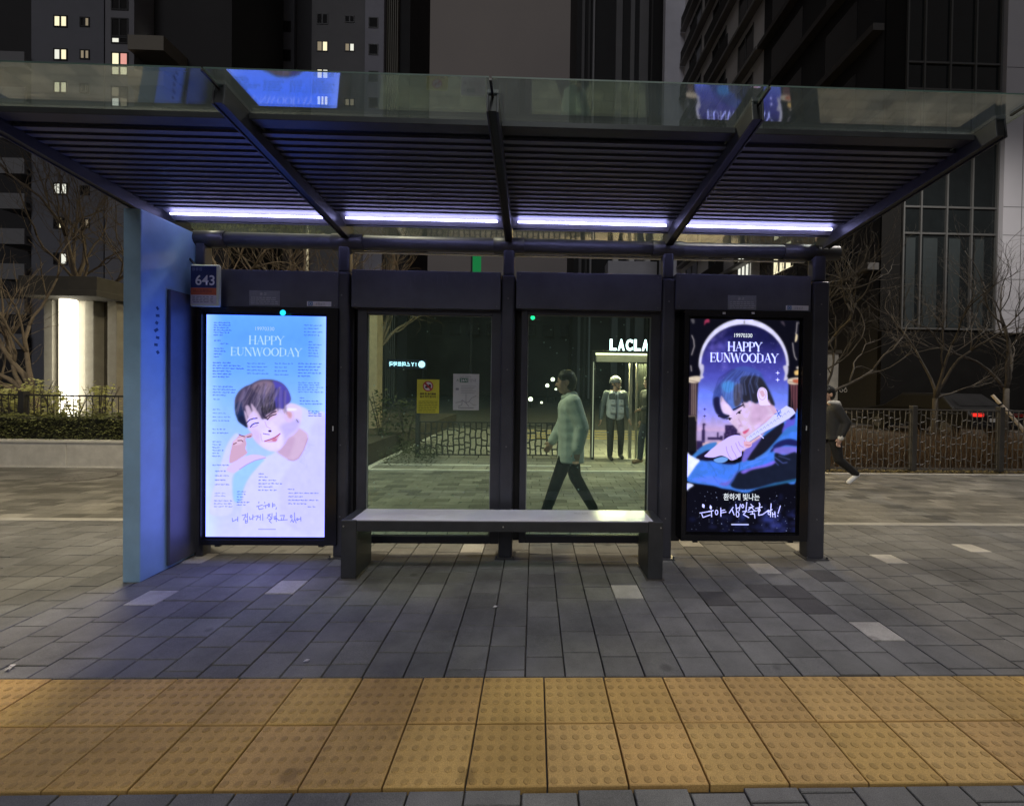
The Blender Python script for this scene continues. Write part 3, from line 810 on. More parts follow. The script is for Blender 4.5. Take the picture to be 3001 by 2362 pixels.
    for s_ in ([(820, 1138), (818, 1156)], [(790, 1205), (870, 1182)], [(815, 1210), (825, 1246), (882, 1230)], [(900, 1142), (902, 1156)], [(884, 1196), (950, 1180)], [(916, 1190), (916, 1226)],
               [(1010, 1150), (1010, 1216)], [(1010, 1176), (1040, 1170)], [(1010, 1196), (1050, 1188)], [(1068, 1216), (1060, 1242)],
               [(455, 1370), (460, 1415), (500, 1395)], [(500, 1390), (530, 1385)], [(530, 1350), (530, 1412)],
               [(590, 1330), (645, 1315), (610, 1392)], [(640, 1350), (665, 1345)], [(665, 1298), (665, 1380)], [(635, 1385), (640, 1436), (665, 1430), (668, 1385)], [(640, 1410), (665, 1405)],
               [(695, 1345), (700, 1386), (735, 1370)], [(740, 1318), (740, 1388)], [(740, 1350), (765, 1345)], [(780, 1340), (815, 1330), (790, 1392)], [(815, 1356), (840, 1350)], [(845, 1322), (845, 1392)], [(876, 1308), (880, 1396)],
               [(945, 1320), (985, 1310)], [(970, 1314), (940, 1366)], [(970, 1330), (996, 1362)], [(1006, 1298), (1006, 1370)], [(960, 1382), (1000, 1375), (970, 1405), (1000, 1432)],
               [(1065, 1288), (1070, 1412)], [(1032, 1346), (1066, 1335)], [(1070, 1366), (1100, 1392)], [(1120, 1330), (1180, 1325), (1165, 1386)], [(1140, 1360), (1140, 1392)], [(1100, 1396), (1222, 1385)],
               [(1320, 1288), (1325, 1376)], [(1290, 1375), (1270, 1416)], [(1285, 1385), (1306, 1422)], [(1325, 1376), (1310, 1416)], [(1330, 1385), (1346, 1428)], [(1375, 1380), (1410, 1370)], [(1410, 1348), (1412, 1404)]):
        c.line(B_(s_), 2.0, pen, .85)
    for (x, y, rx, ry) in ((960, 1185, 10, 22), (1050, 1370, 13, 14), (1275, 1340, 12, 18), (1362, 1380, 10, 14)):
        p_ = B_([(x, y)])[0]; c.ring(p_, rx/4.74, ry/4.74, 1.8, pen, .85, 10)
    return c


def paint_night():
    c = Canvas([(2019, 936), (2338, 938), (2334, 1559), (2015, 1558)], 264, 506)
    r = random.Random(21)
    c.a[:] = np.array([13, 13, 24])/255
    # sky inside the arch
    top = C_([(0, 150)])[0][1]
    sk = Canvas(c.q, c.W, c.H)
    sk.vgrad([(0, (20, 20, 60)), (.10, (30, 30, 84)), (.2, (62, 60, 150)), (.28, (80, 84, 190)), (.36, (110, 134, 238)), (.44, (142, 146, 236)), (.52, (196, 166, 212)), (.60, (232, 188, 186)), (.66, (214, 176, 196)), (.72, (120, 110, 170)), (1, (40, 40, 80))])
    msk = Canvas(c.q, c.W, c.H)
    arch_in = [(945+665*cos(t), 800-635*sin(t)) for t in np.linspace(0, pi, 26)]
    pts = C_(arch_in)+C_([(285, 900), (240, 1080), (215, 1400), (215, 1700)])+D_([(200, 480), (1640, 480)])+C_([(1645, 1700), (1650, 1100), (1610, 900)])
    msk.poly(pts, (255, 255, 255), 1.2, 1, False)
    # nebula clouds
    for q in range(60):
        p_ = C_([(560+r.gauss(0, 120), 520+r.gauss(0, 120))])[0]
        sk.ell(p_, r.uniform(3, 11), r.uniform(3, 11), r.choice([(110, 100, 214), (84, 84, 200), (140, 126, 220)]), 9, .22, n=10)
    for q in range(40):
        p_ = C_([(1400+r.gauss(0, 140), 330+r.gauss(0, 120))])[0]
        sk.ell(p_, r.uniform(4, 12), r.uniform(4, 12), (22, 24, 62), 10, .25, n=10)
    c.a = c.a*(1-msk.a)+sk.a*msk.a
    for q in range(70):
        c.ell(C_([(r.uniform(330, 1560), r.uniform(230, 1000))])[0], .8, r.choice([.8, 1.2]), (190, 190, 250), 1.0, r.uniform(.3, .9), n=6)
    # white arch
    o1 = [(945+705*cos(t), 800-725*sin(t)) for t in np.linspace(0, pi, 30)]
    i1 = [(945+664*cos(t), 800-636*sin(t)) for t in np.linspace(pi, 0, 30)]
    c.poly(C_(o1+i1), (216, 214, 238), 1.2, 1, False)
    c.line(C_(i1), 1.0, (150, 140, 190), .6)
    c.line(C_([(942, 110), (944, 150)]), 1.5, (20, 20, 30))
    # scrollwork right and left
    for pts in ([(1770, 120), (1760, 260), (1752, 300)], [(1705, 440), (1720, 560), (1740, 650), (1770, 700)], [(130, 350), (160, 420), (170, 520), (130, 650)], [(120, 820), (130, 900)]):
        c.line(C_(pts), 3.0, (206, 196, 196), .8)
    c.poly(C_([(1755, 300), (1780, 320), (1770, 400), (1740, 420)]), (240, 220, 180), 1.5)
    c.poly(C_([(320, 190), (330, 110), (390, 90), (400, 140), (350, 150)]), (190, 60, 96), 2, .8)
    c.poly(C_([(110, 100), (160, 95), (170, 150), (140, 165)]), (110, 106, 110), 3, .7); c.poly(C_([(1760, 110), (1820, 115), (1810, 150)]), (110, 106, 110), 3, .7); c.poly(C_([(1510, 110), (1560, 110), (1580, 180), (1540, 150)]), (96, 84, 96), 3, .6)
    for cx_ in (285, 1605):
        c.poly(C_([(cx_-45, 805), (cx_+30, 800), (cx_+35, 900), (cx_+20, 960), (cx_+35, 1000), (cx_-30, 1030), (cx_-15, 920)]), (196, 192, 222), 2)
    # columns
    for (xa, xb, dk, li) in ((100, 236, (44, 34, 46), (196, 168, 150)), (1655, 1825, (60, 34, 46), (158, 104, 104))):
        c.poly(C_([(xa, 1060), (xb, 1060)])+D_([(xb-20 if xa > 500 else 190, 300 if xa > 500 else 480), (xa-20, 300 if xa > 500 else 480)]), dk, 1.2, 1, False)
        for q in range(3):
            x = xa+40+q*(xb-xa-50)/3
            c.line(C_([(x, 1100), (x+4, 1580)]), 2.0, li, .9)
        c.poly(C_([(xa-5, 1000), (xb+20, 980), (xb+15, 1075), (xa, 1080)]), (212, 196, 176), 2)
        c.line(C_([(xa, 1045), (xb+10, 1075)]), 2, (90, 70, 70), .8)
    c.poly(C_([(1720, 1010), (1880, 1010), (1850, 1060), (1740, 1060)]), (170, 88, 66), 2)
    c.poly(C_([(1740, 880), (1815, 860), (1815, 930), (1750, 940)]), (230, 190, 120), 2.5); c.ell(C_([(1790, 825)])[0], 5, 4, (190, 180, 170), 2)
    c.poly(C_([(95, 1600), (210, 1600), (215, 1720), (95, 1720)])+D_([]), (24, 22, 26), 1.5, 1, False)
    c.poly(D_([(90, 40), (185, 50), (190, 480), (70, 480)]), (22, 22, 26), 1.5, 1, False); c.line(C_([(95, 1605), (200, 1600), (214, 1680)]), 2.0, (190, 170, 140), .8)
    # harbour town
    c.poly(D_([(195, 205), (600, 205), (600, 340), (195, 340)]), (168, 150, 204), 3, .85, False)
    for (x0, x1, y0, y1) in ((268, 312, 190, 370), (280, 305, 110, 200), (480, 500, 220, 320), (350, 560, 290, 325), (590, 760, 120, 300), (575, 800, 230, 330), (200, 280, 340, 470), (520, 560, 270, 330)):
        c.poly(D_([(x0, y0), (x1, y0), (x1, y1), (x0, y1)]), (48, 36, 78), 1.2, 1, False)
    c.poly(D_([(270, 115), (295, 95), (328, 115), (305, 125)]), (46, 32, 66), 1, 1, False)
    for q in range(24): c.ell(D_([(r.uniform(590, 770), r.uniform(140, 320))])[0], 1.2, 1.4, (150, 120, 170), 1, .7, n=6)
    for q in range(20): c.line(D_([(r.uniform(200, 560), 0+340+r.uniform(-10, 40)), (r.uniform(200, 560), 345)]), 1, (110, 110, 190), .25)
    # --- figure: jacket, far shoulder
    c.poly(D_([(100, 600), (170, 520), (260, 430), (350, 380), (480, 362), (430, 450), (320, 560), (230, 620)]), (62, 120, 200), 2)
    c.poly(D_([(190, 575), (280, 510), (370, 470), (470, 500), (560, 560), (520, 630), (420, 640), (260, 620)]), (26, 22, 48), 2)
    # near side: whole coat
    c.poly(D_([(80, 850), (160, 720), (240, 618), (340, 622), (420, 618), (500, 640), (600, 650), (740, 648), (830, 612), (860, 480), (960, 380), (1080, 300), (1190, 160), (1400, 60), (1480, 10), (1570, -60), (1605, -60), (1605, 860), (1400, 900), (1200, 950), (1020, 1010), (900, 1062), (700, 1020), (560, 1000), (450, 968), (320, 950), (170, 930), (80, 905)]), (66, 122, 226), 2)
    # dark body of the coat and lapel
    c.poly(D_([(1010, 590), (900, 600), (880, 480), (960, 380), (1090, 300), (1240, 180), (1390, 70), (1410, 130), (1390, 220), (1300, 330), (1230, 420), (1150, 500)]), (26, 27, 44), 2)
    c.poly(D_([(830, 620), (850, 500), (880, 450), (960, 380), (1090, 290), (1060, 360), (960, 500), (890, 610)]), (114, 104, 206), 2)
    c.poly(D_([(1390, 170), (1470, 0), (1560, -60), (1555, 100), (1480, 150), (1400, 240)]), (92, 88, 208), 3)
    c.poly(C_([(1660, 1580), (1740, 1540), (1760, 1600), (1690, 1640)]), (22, 24, 70), 2)
    c.poly(D_([(1380, 230), (1450, 150), (1560, 110), (1600, 180), (1460, 230), (1330, 320), (1250, 420), (1200, 500), (1100, 560), (1010, 590), (1150, 490), (1270, 360)]), (60, 116, 206), 2)
    c.poly(D_([(1250, 420), (1340, 340), (1480, 300), (1600, 330), (1600, 400), (1440, 390), (1320, 440), (1230, 490)]), (30, 34, 92), 3)
    c.poly(D_([(1280, 440), (1420, 410), (1590, 420), (1595, 500), (1420, 520), (1290, 500)]), (120, 112, 216), 5)
    c.poly(D_([(1290, 500), (1420, 530), (1600, 500), (1600, 850), (1300, 915), (1000, 1000), (800, 1010), (680, 965), (720, 880), (800, 760), (960, 730), (1180, 690), (1280, 640)]), (24, 30, 50), 3)
    c.poly(D_([(700, 1020), (880, 1055), (1050, 1000), (1300, 920), (1600, 855), (1595, 890), (1300, 950), (1030, 1010), (880, 1062)]), (40, 92, 140), 3)
    c.line(D_([(1290, 560), (1400, 640), (1460, 630)]), 2.5, (90, 104, 190), .9); c.line(D_([(1340, 540), (1500, 590)]), 2, (96, 110, 190), .7); c.line(D_([(1290, 620), (1340, 670)]), 2.5, (80, 96, 180), .8)
    c.poly(D_([(820, 760), (960, 710), (1150, 660), (1270, 610), (1290, 640), (1180, 690), (980, 735), (860, 790)]), (126, 104, 226), 4)
    c.poly(D_([(150, 880), (400, 830), (640, 880), (740, 780), (690, 900), (560, 960), (350, 930)]), (98, 128, 240), 8, .7)
    c.poly(D_([(640, 960), (740, 800), (790, 750), (700, 860), (640, 900), (520, 940)]), (108, 98, 206), 5, .8)
    c.line(D_([(800, 650), (790, 740), (720, 860), (660, 950)]), 2.4, (36, 52, 120), .8)
    for pts in ([(360, 640), (420, 700), (480, 820)], [(560, 660), (590, 720), (580, 800)], [(680, 660), (700, 700)], [(430, 830), (500, 920)], [(200, 800), (330, 860)]): c.line(D_(pts), 2.2, (52, 92, 190), .6)
    c.poly(D_([(560, 655), (590, 640), (730, 645), (740, 660), (640, 665)]), (30, 34, 80), 2)
    for pts in ([(940, 630), (1050, 590), (1190, 530)], [(1020, 580), (1180, 500), (1260, 420)], [(860, 690), (1100, 610)]): c.line(D_(pts), 2.2, (104, 150, 246), .8)
    # white cuffs at the screen edge
    c.poly(D_([(66, 520), (110, 540), (180, 580), (245, 612), (190, 690), (90, 835), (64, 835)]), (226, 232, 255), 2)
    c.poly(D_([(64, 930), (165, 955), (110, 1000), (64, 1035)]), (220, 228, 255), 2)
    # neck and face
    c.poly(C_([(1050, 1350), (1340, 1330), (1420, 1420), (1480, 1500), (1560, 1560), (1400, 1640), (1240, 1720), (1000, 1700)]), (206, 170, 208), 2.5)
    c.poly(C_([(600, 1240), (590, 1440), (640, 1560), (700, 1625)])+D_([(652, 70), (710, 130), (770, 190), (820, 235), (872, 265), (940, 240), (1030, 165), (1120, 80), (1180, 0)])+C_([(1420, 1560), (1300, 1400), (1160, 1340), (950, 1300), (800, 1260)]), (216, 190, 226), 2)
    c.poly(C_([(1100, 1400), (1300, 1420), (1340, 1560), (1220, 1700), (1060, 1690)]), (196, 160, 204), 12, .7)
    c.poly(C_([(640, 1400), (760, 1450), (760, 1600), (690, 1610), (610, 1500)]), (228, 206, 238), 8, .8)
    c.line(D_([(775, 30), (815, 100), (790, 140), (775, 155)]), 2, (168, 128, 180), .8); c.line(D_([(780, 120), (830, 130)]), 2, (150, 110, 160), .8)
    c.poly(D_([(835, 215), (880, 190), (905, 178), (922, 163), (918, 190), (895, 215), (860, 240)]), (214, 78, 122), 1.5)
    c.line(D_([(838, 215), (920, 172)]), 1.2, (140, 40, 80), .8)
    # hair
    c.poly(C_([(470, 1420), (465, 1330), (490, 1220), (550, 1110), (640, 1000), (740, 900), (850, 832), (960, 816), (1090, 840), (1200, 900), (1260, 1000), (1300, 1080), (1340, 1160), (1390, 1280), (1440, 1415), (1390, 1400), (1330, 1320), (1220, 1330), (1160, 1395), (1050, 1350), (1000, 1380), (935, 1370), (890, 1440), (800, 1510), (740, 1440), (660, 1360), (600, 1280), (580, 1400), (620, 1540), (720, 1590), (680, 1640), (590, 1610), (520, 1530)]), (66, 84, 168), 2)
    c.poly(C_([(900, 1000), (1050, 960), (1200, 980), (1290, 1090), (1380, 1260), (1435, 1410), (1380, 1400), (1320, 1320), (1200, 1340), (1140, 1390), (1050, 1350), (990, 1375), (940, 1360), (900, 1200)]), (40, 40, 54), 4)
    c.poly(C_([(600, 1090), (700, 1030), (800, 1060), (915, 1120), (920, 1340), (870, 1440), (800, 1500), (720, 1400), (640, 1300), (600, 1210)]), (84, 116, 200), 5)
    c.poly(C_([(610, 1100), (700, 1050), (790, 1080), (780, 1180), (700, 1230), (630, 1190)]), (76, 156, 240), 6, .8)
    c.poly(C_([(800, 1130), (915, 1100), (918, 1340), (850, 1450), (800, 1400)]), (74, 72, 92), 4)
    c.poly(C_([(480, 1330), (560, 1300), (580, 1420), (630, 1550), (730, 1590), (650, 1640), (560, 1590), (500, 1500)]), (30, 30, 70), 3)
    r4 = random.Random(8)
    for q in range(34):
        t0 = q/33
        x0, y0 = 760+t0*420, 860+80*t0
        ex, ey = 480+t0*760, 1280+r4.uniform(-90, 120)
        c.line(C_([(x0, y0), ((x0+ex)/2-60, (y0+ey)/2-40), (ex, ey)]), r4.uniform(.8, 2.0), r4.choice([(96, 120, 214), (40, 48, 100), (120, 146, 230), (30, 32, 60)]), .6)
    c.line(C_([(930, 1370), (960, 1450)]), 3, (28, 26, 44))
    c.soften(1.9, .75, .018, 9)
    # ear, brows, eyes
    c.poly(C_([(1160, 1250), (1190, 1160), (1250, 1140), (1310, 1190), (1325, 1290), (1330, 1360), (1370, 1410), (1300, 1420), (1210, 1420), (1180, 1350)]), (232, 214, 238), 2)
    c.ring(C_([(1240, 1245)])[0], 11, 17, 1.6, (186, 150, 190), .8)
    c.poly(C_([(1200, 1210), (1250, 1190), (1280, 1260), (1240, 1290)]), (210, 170, 200), 4)
    c.line(C_([(790, 1495), (850, 1470), (940, 1420)]), 4.0, (36, 32, 54))
    c.line(C_([(560, 1600), (640, 1612), (720, 1590)]), 3.5, (36, 34, 60))
    c.line(C_([(840, 1560), (870, 1530), (915, 1505)]), 2.4, (34, 28, 46)); c.ell(C_([(885, 1540)])[0], 4, 3.4, (44, 36, 56), 1.5)
    c.line(C_([(690, 1645), (730, 1625), (765, 1632)]), 2.4, (34, 28, 46)); c.ell(C_([(735, 1645)])[0], 3.4, 3, (44, 36, 56), 1.5)
    # pale rolled scroll held across the shoulder
    c.poly(D_([(885, 290), (1000, 200), (1170, 70), (1300, -60), (1440, -160), (1530, -120), (1570, -60), (1480, 20), (1330, 110), (1180, 190), (1060, 260), (930, 350), (895, 350)]), (206, 208, 236), 2, 1, False)
    c.line(D_([(930, 352), (1060, 262), (1180, 192), (1330, 112), (1480, 20)]), 2.2, (120, 118, 170), .8)
    c.line(D_([(1070, 245), (1125, 295)]), 2.6, (222, 222, 246))
    c.line(C_([(1470, 1490), (1510, 1560), (1530, 1590)]), 2.4, (60, 96, 210)); c.line(C_([(1530, 1500), (1480, 1590)]), 2.4, (60, 96, 210)); c.line(C_([(1440, 1555), (1540, 1530)]), 2, (60, 96, 210))
    for q in range(12):
        t0 = q/11; x = 930+t0*520; y = 290-t0*350
        c.line(D_([(x, y), (x+20, y-30), (x+36, y-6)]), 1.3, (120, 124, 170), .7)
    # hand
    c.poly(D_([(310, 560), (350, 510), (400, 460), (480, 400), (560, 340), (640, 285), (720, 258), (800, 262), (860, 300), (900, 350), (960, 370), (960, 410), (900, 440), (830, 470), (825, 540), (780, 570), (740, 595), (680, 610), (620, 570), (540, 545), (430, 572)]), (208, 190, 238), 1.8)
    for pts in ([(610, 420), (620, 480), (650, 550), (690, 600)], [(680, 410), (700, 470), (740, 530), (760, 590)], [(740, 370), (770, 440), (810, 500)], [(780, 350), (800, 400), (850, 430)], [(860, 330), (860, 400), (900, 420)]): c.line(D_(pts), 2.0, (166, 136, 190), .85)
    c.poly(D_([(850, 350), (930, 345), (965, 380), (930, 430), (870, 420)]), (222, 172, 200), 2.5); c.line(D_([(880, 390), (930, 400), (955, 390)]), 2, (170, 96, 130), .8)
    c.poly(D_([(440, 600), (560, 560), (640, 590), (580, 640), (480, 640)]), (112, 160, 226), 3)
    # foot of the poster: starfield
    for q in range(150):
        x = r.gauss(1150, 330); y = r.gauss(1520, 150)
        if y > 1080: c.ell(D_([(x, y)])[0], r.uniform(4, 14), r.uniform(4, 12), r.choice([(52, 66, 158), (70, 84, 190), (40, 50, 130), (86, 96, 206)]), 10, .16, n=10)
    for q in range(130):
        x, y = r.uniform(80, 1580), r.uniform(1010, 1590); big = r.random() < .1
        c.ell(D_([(x, y)])[0], 1.3 if big else .7, 1.5 if big else .8, (190, 205, 255), 1.0, r.uniform(.25, .9), n=6)
    # lettering
    c.serif('HAPPY', C_([(690, 0)])[0][0], C_([(1228, 0)])[0][0], C_([(0, 444)])[0][1], C_([(0, 578)])[0][1], (236, 246, 255), 4.2, 1.4)
    c.serif('EUNWOODAY', C_([(418, 0)])[0][0], C_([(1485, 0)])[0][0], C_([(0, 618)])[0][1], C_([(0, 750)])[0][1], (236, 246, 255), 4.0, 1.4)
    for (x, y) in ((1478, 912), (1478, 1020)):
        for dx, dy in ((26, 0), (0, 26)): c.line(C_([(x-dx, y-dy), (x+dx, y+dy)]), 1.6, (240, 240, 255))
        c.ell(C_([(x, y)])[0], 2, 2, (255, 255, 255), 1.5)
    for (x, y) in ((345, 1495), (345, 1600)):
        for dx, dy in ((20, 0), (0, 20)): c.line(C_([(x-dx, y-dy), (x+dx, y+dy)]), 1.6, (40, 36, 80))
    wh = (244, 248, 255)
    for s_ in ([(292, 1225), (312, 1268)], [(255, 1346), (395, 1322)], [(282, 1360), (300, 1406), (402, 1370)], [(400, 1240), (410, 1290)], [(378, 1322), (442, 1310)], [(415, 1320), (420, 1396)],
               [(545, 1272), (548, 1390)], [(548, 1312), (602, 1300)], [(548, 1342), (618, 1328)], [(716, 1262), (664, 1342)], [(700, 1290), (732, 1368)], [(755, 1222), (766, 1322)], [(766, 1278), (800, 1266)], [(818, 1218), (800, 1312)],
               [(906, 1192), (896, 1302)], [(850, 1322), (906, 1310), (860, 1362), (936, 1404)], [(962, 1218), (986, 1242)], [(938, 1266), (1002, 1250)], [(972, 1256), (928, 1302)], [(976, 1266), (1012, 1302)], [(922, 1326), (1042, 1310)], [(986, 1320), (986, 1346)], [(958, 1356), (1016, 1350), (1022, 1412)],
               [(1080, 1198), (1090, 1228)], [(1030, 1276), (1122, 1254)], [(1088, 1215), (1072, 1372), (1130, 1360), (1212, 1298)], [(1246, 1208), (1240, 1392)], [(1188, 1322), (1262, 1290)], [(1265, 1330), (1272, 1392)], [(1300, 1320), (1306, 1398)], [(1272, 1356), (1300, 1350)], [(1376, 1238), (1346, 1342)], [(1340, 1374), (1342, 1382)]):
        c.line(D_(s_), 2.3, wh)
    for (x, y, rx, ry) in ((303, 1246, 12, 18), (405, 1266, 10, 16), (487, 1335, 18, 32), (780, 1360, 20, 36), (850, 1246, 14, 24), (1078, 1300, 16, 18), (1222, 1342, 16, 20)):
        p_ = D_([(x, y)])[0]; c.ring(p_, rx/4.74, ry/4.74, 1.9, wh, 1, 12)
    c.line(D_([(700, 1502), (930, 1502)]), 3.4, (225, 232, 255), .9)
    return c


def screen(name, label, cv, frame, Y, strength):
    x0, x1, z0, z1 = rect(*frame, Y)
    q = [at(p[0], p[1], Y) for p in cv.q]
    dx0, dx1 = (q[0].x+q[3].x)/2, (q[1].x+q[2].x)/2; dz1, dz0 = (q[0].z+q[1].z)/2, (q[2].z+q[3].z)/2
    T = thing(name, label, 'advertising screen', ((x0+x1)/2, Y, z0), 'lit advertising screens of the shelter')
    m = MB()
    e = .018
    m.box(x0, dx0-e, Y-.03, Y+.11, z0, z1); m.box(dx1+e, x1, Y-.03, Y+.11, z0, z1)
    m.box(dx0-e, dx1+e, Y-.03, Y+.11, z0, dz0-e); m.box(dx0-e, dx1+e, Y-.03, Y+.11, dz1+e, z1)
    m.box(dx0-e, dx1+e, Y+.012, Y+.11, dz0-e, dz1+e)
    m.build('frame', M_SCRFR, T)
    H, W = cv.H, cv.W
    xs = np.linspace(dx0, dx1, W); zs = np.linspace(dz1, dz0, H)
    XX, ZZ = np.meshgrid(xs, zs)
    off = world_loc(T)
    V = np.stack([XX-off.x, np.zeros_like(XX), ZZ-off.z], -1).reshape(-1, 3)
    idx = np.arange(H*W).reshape(H, W)
    Fc = np.stack([idx[:-1, :-1], idx[1:, :-1], idx[1:, 1:], idx[:-1, 1:]], -1).reshape(-1, 4)
    me = bpy.data.meshes.new('display')
    me.vertices.add(len(V)); me.vertices.foreach_set('co', V.ravel())
    me.loops.add(len(Fc)*4); me.loops.foreach_set('vertex_index', Fc.ravel())
    me.polygons.add(len(Fc)); me.polygons.foreach_set('loop_start', np.arange(0, len(Fc)*4, 4)); me.polygons.foreach_set('loop_total', np.full(len(Fc), 4))
    me.update(); me.validate()
    me.materials.append(vcol_mat(name+' picture', emit=True, strength=strength))
    o = bpy.data.objects.new('display', me); COL.objects.link(o); o.parent = T
    lin = s2l(np.clip(cv.a, 0, 1)).reshape(-1, 3)
    lin[:, 2] *= 1+1.5*np.clip((lin[:, 2]-.75)/.2, 0, 1)      # the panel's blue is far over the exposure's white
    set_cols(o, lin, 'POINT')
    for sx in (.12, .88):
        m = MB(); xx = x0+(x1-x0)*sx; m.box(xx-.02, xx+.02, Y-.01, Y+.06, z0-.02, z0); m.build('foot_stop', M_BLACK, T)
    m = MB(); m.box(x1-.035, x1-.027, Y-.034, Y-.03, (z0+z1)/2-.03, (z0+z1)/2+.01); m.build('lock', M_WHITE, T)
    return T, (dx0, dx1, dz0, dz1)


SY = -.07
S1, d1 = screen('advertising_screen', 'lit screen showing a pale blue poster of a smiling man in white', paint_day(), (592, 902, 992, 1594), SY, 1.12)
S2, d2 = screen('advertising_screen', 'lit screen showing a dark starry poster of a man in a blue coat', paint_night(), (1998, 912, 2367, 1582), SY, 1.12)
p_ = at(829, 917, SY-.031); m = MB(); m.disc(p_.x, p_.z, SY-.0315, .024); m.build('status_light', em('cyan status light', (.02, .62, .95), 1.6), S1)
E_WH = em('poster white', (.85, .92, 1.0), 1.0)
E_PB = em('poster pale blue', (.42, .64, .98), 1.0)
def px_text(body, fn, x0, x1, y, mat, par, h, Y=SY-.003, thick=.0, name='lettering'):
    a, b_ = fn([(x0, y)])[0], fn([(x1, y)])[0]
    A, B = at(a[0], a[1], Y), at(b_[0], b_[1], Y)
    k_ = (B.x-A.x)/(b_[0]-a[0])
    return text_obj(body, .1, (A.x+B.x)/2, (A.z+B.z)/2, Y, mat, par, name, B.x-A.x, thick=thick, height=h*k_)
px_text('19970330', A_, 795, 1075, 270, E_PB, S1, 11, thick=.0005)
px_text('19970330', C_, 812, 1094, 338, E_WH, S2, 11.5, thick=.0012)
px_text('환하게 빛나는', D_, 572, 1072, 1120, E_WH, S2, 20, thick=.0012)
for xx in (2122, 2207): 
    p_ = at(xx, 918, SY-.031); m = MB(); m.box(p_.x-.012, p_.x+.012, SY-.034, SY-.0305, p_.z-.008, p_.z+.008); m.build('sensor', M_WHITE, S2)

# ------------------------------------------------------------------ bench
BX0, BX1, BF, BR, BH = -1.200, 1.228, -.475, -.165, .445
BN = thing('bench', 'dark grey metal bench with a glossy pale seat inside the bus shelter', 'bench', (0, BF, 0))
M_BEN = pm('bench metal', (.055, .058, .064), .45, .3, .25, 5, .05, 120)
m = MB(); m.box(BX0+.116, BX1-.116, BF+.002, BF+.03, BH-.085, BH-.006); m.box(BX0+.116, BX1-.116, BR-.03, BR-.002, BH-.085, BH-.006)
m.box(BX0+.116, BX1-.116, BF+.03, BR-.03, BH-.05, BH-.02); m.build('apron', M_BEN, BN, bevel=.004)
m = MB(); m.box(BX0+.075, BX1-.075, BF+.012, BR-.008, BH-.020, BH+.001)
st = m.build('seat', pm('glossy pale seat', (.80, .78, .90), .16, 0, .08, 3, rvar=.06, spec=.8), BN, bevel=.002)
a = at(1720, 1509, -.3); text_obj('버스쉼터', .03, .62, 0, 0, pm('seat mark grey', (.10, .11, .16), .5), None, 'tmp', .11)
o = bpy.data.objects['tmp']; o.name = 'seat_mark'; o.parent = st
for v in o.data.vertices: v.co = (v.co.x, BF+.20+v.co.z*1.0-BF, BH+.0025)
for sx, xa in ((0, BX0), (1, BX1-.115)):
    m = MB(); m.box(xa, xa+.115, BF, BR, .004, BH); lg = m.build('leg', M_BEN, BN, bevel=.006)
    m = MB(); m.box(xa-.012, xa+.127, BF-.012, BR+.012, .001, .006); m.build('foot_plate', pm('worn steel', (.14, .13, .12), .5, .5, .3, 20), lg)
for xx in (BX0+.02, .01, BX1-.02):
    m = MB(); m.tube([(xx, BF-.004, BH-.045), (xx, BF+.002, BH-.045)], .006, 8)
    m.build('bolt', pm('bright bolt', (.6, .6, .6), .3, .8), BN)

# ------------------------------------------------------------------ route sign 643
x0, x1, z0, z1 = rect(556, 775, 641, 898, -.16)
RS = thing('route_sign', 'small upright bus route sign reading 643 with navy top and orange band', 'sign', ((x0+x1)/2, -.15, z0))
m = MB(); m.box(x0, x1, -.16, -.125, z0, z1); m.build('sign_case', pm('pale green case', (.62, .68, .50), .5, 0, .1, 10), RS, bevel=.012, seg=3)
h = z1-z0; w = x1-x0
def band(za, zb_, mt, nm): 
    m = MB(); m.box(x0+.045*w, x1-.08*w, -.164, -.1605, z0+za*h, z0+zb_*h); return m.build(nm, mt, RS)
band(.44, .955, pm('navy face', (.016, .022, .11), .4), 'number_panel'); band(.27, .436, pm('orange face', (.50, .10, .03), .5), 'destination_band'); band(.05, .266, pm('white face', (.55, .54, .62), .5), 'timetable_panel')
M_SW = pm('sign white', (.75, .75, .78), .5)
text_obj('643', .1, (x0+x1)/2+.01, z0+.62*h, -.1652, M_SW, RS, 'lettering', .66*w, thick=.0015, height=.24*h)
text_obj('정류장', .03, x0+.27*w, z0+.88*h, -.1652, pm('sign dim text', (.22, .25, .42), .5), RS, 'lettering', .36*w)
text_obj('버스도착안내', .03, (x0+x1)/2-.01, z0+.36*h, -.1652, pm('sign dark text', (.10, .02, .02), .5), RS, 'lettering', .62*w)
m = MB()
for k_ in range(4):
    for q in range(6):
        xx = x0+.10*w+q*.12*w+rr.uniform(0, .01); m.box(xx, xx+.085*w, -.1652, -.1642, z0+(.09+.042*k_)*h, z0+(.108+.042*k_)*h)
m.build('small_print', pm('small print grey', (.22, .22, .30), .6), RS)
m = MB(); m.bar((x0+.03, -.14, z1-.01), (x0-.10, -.06, z1+.10), .012, .012); m.build('bracket', M_BLACK, RS)

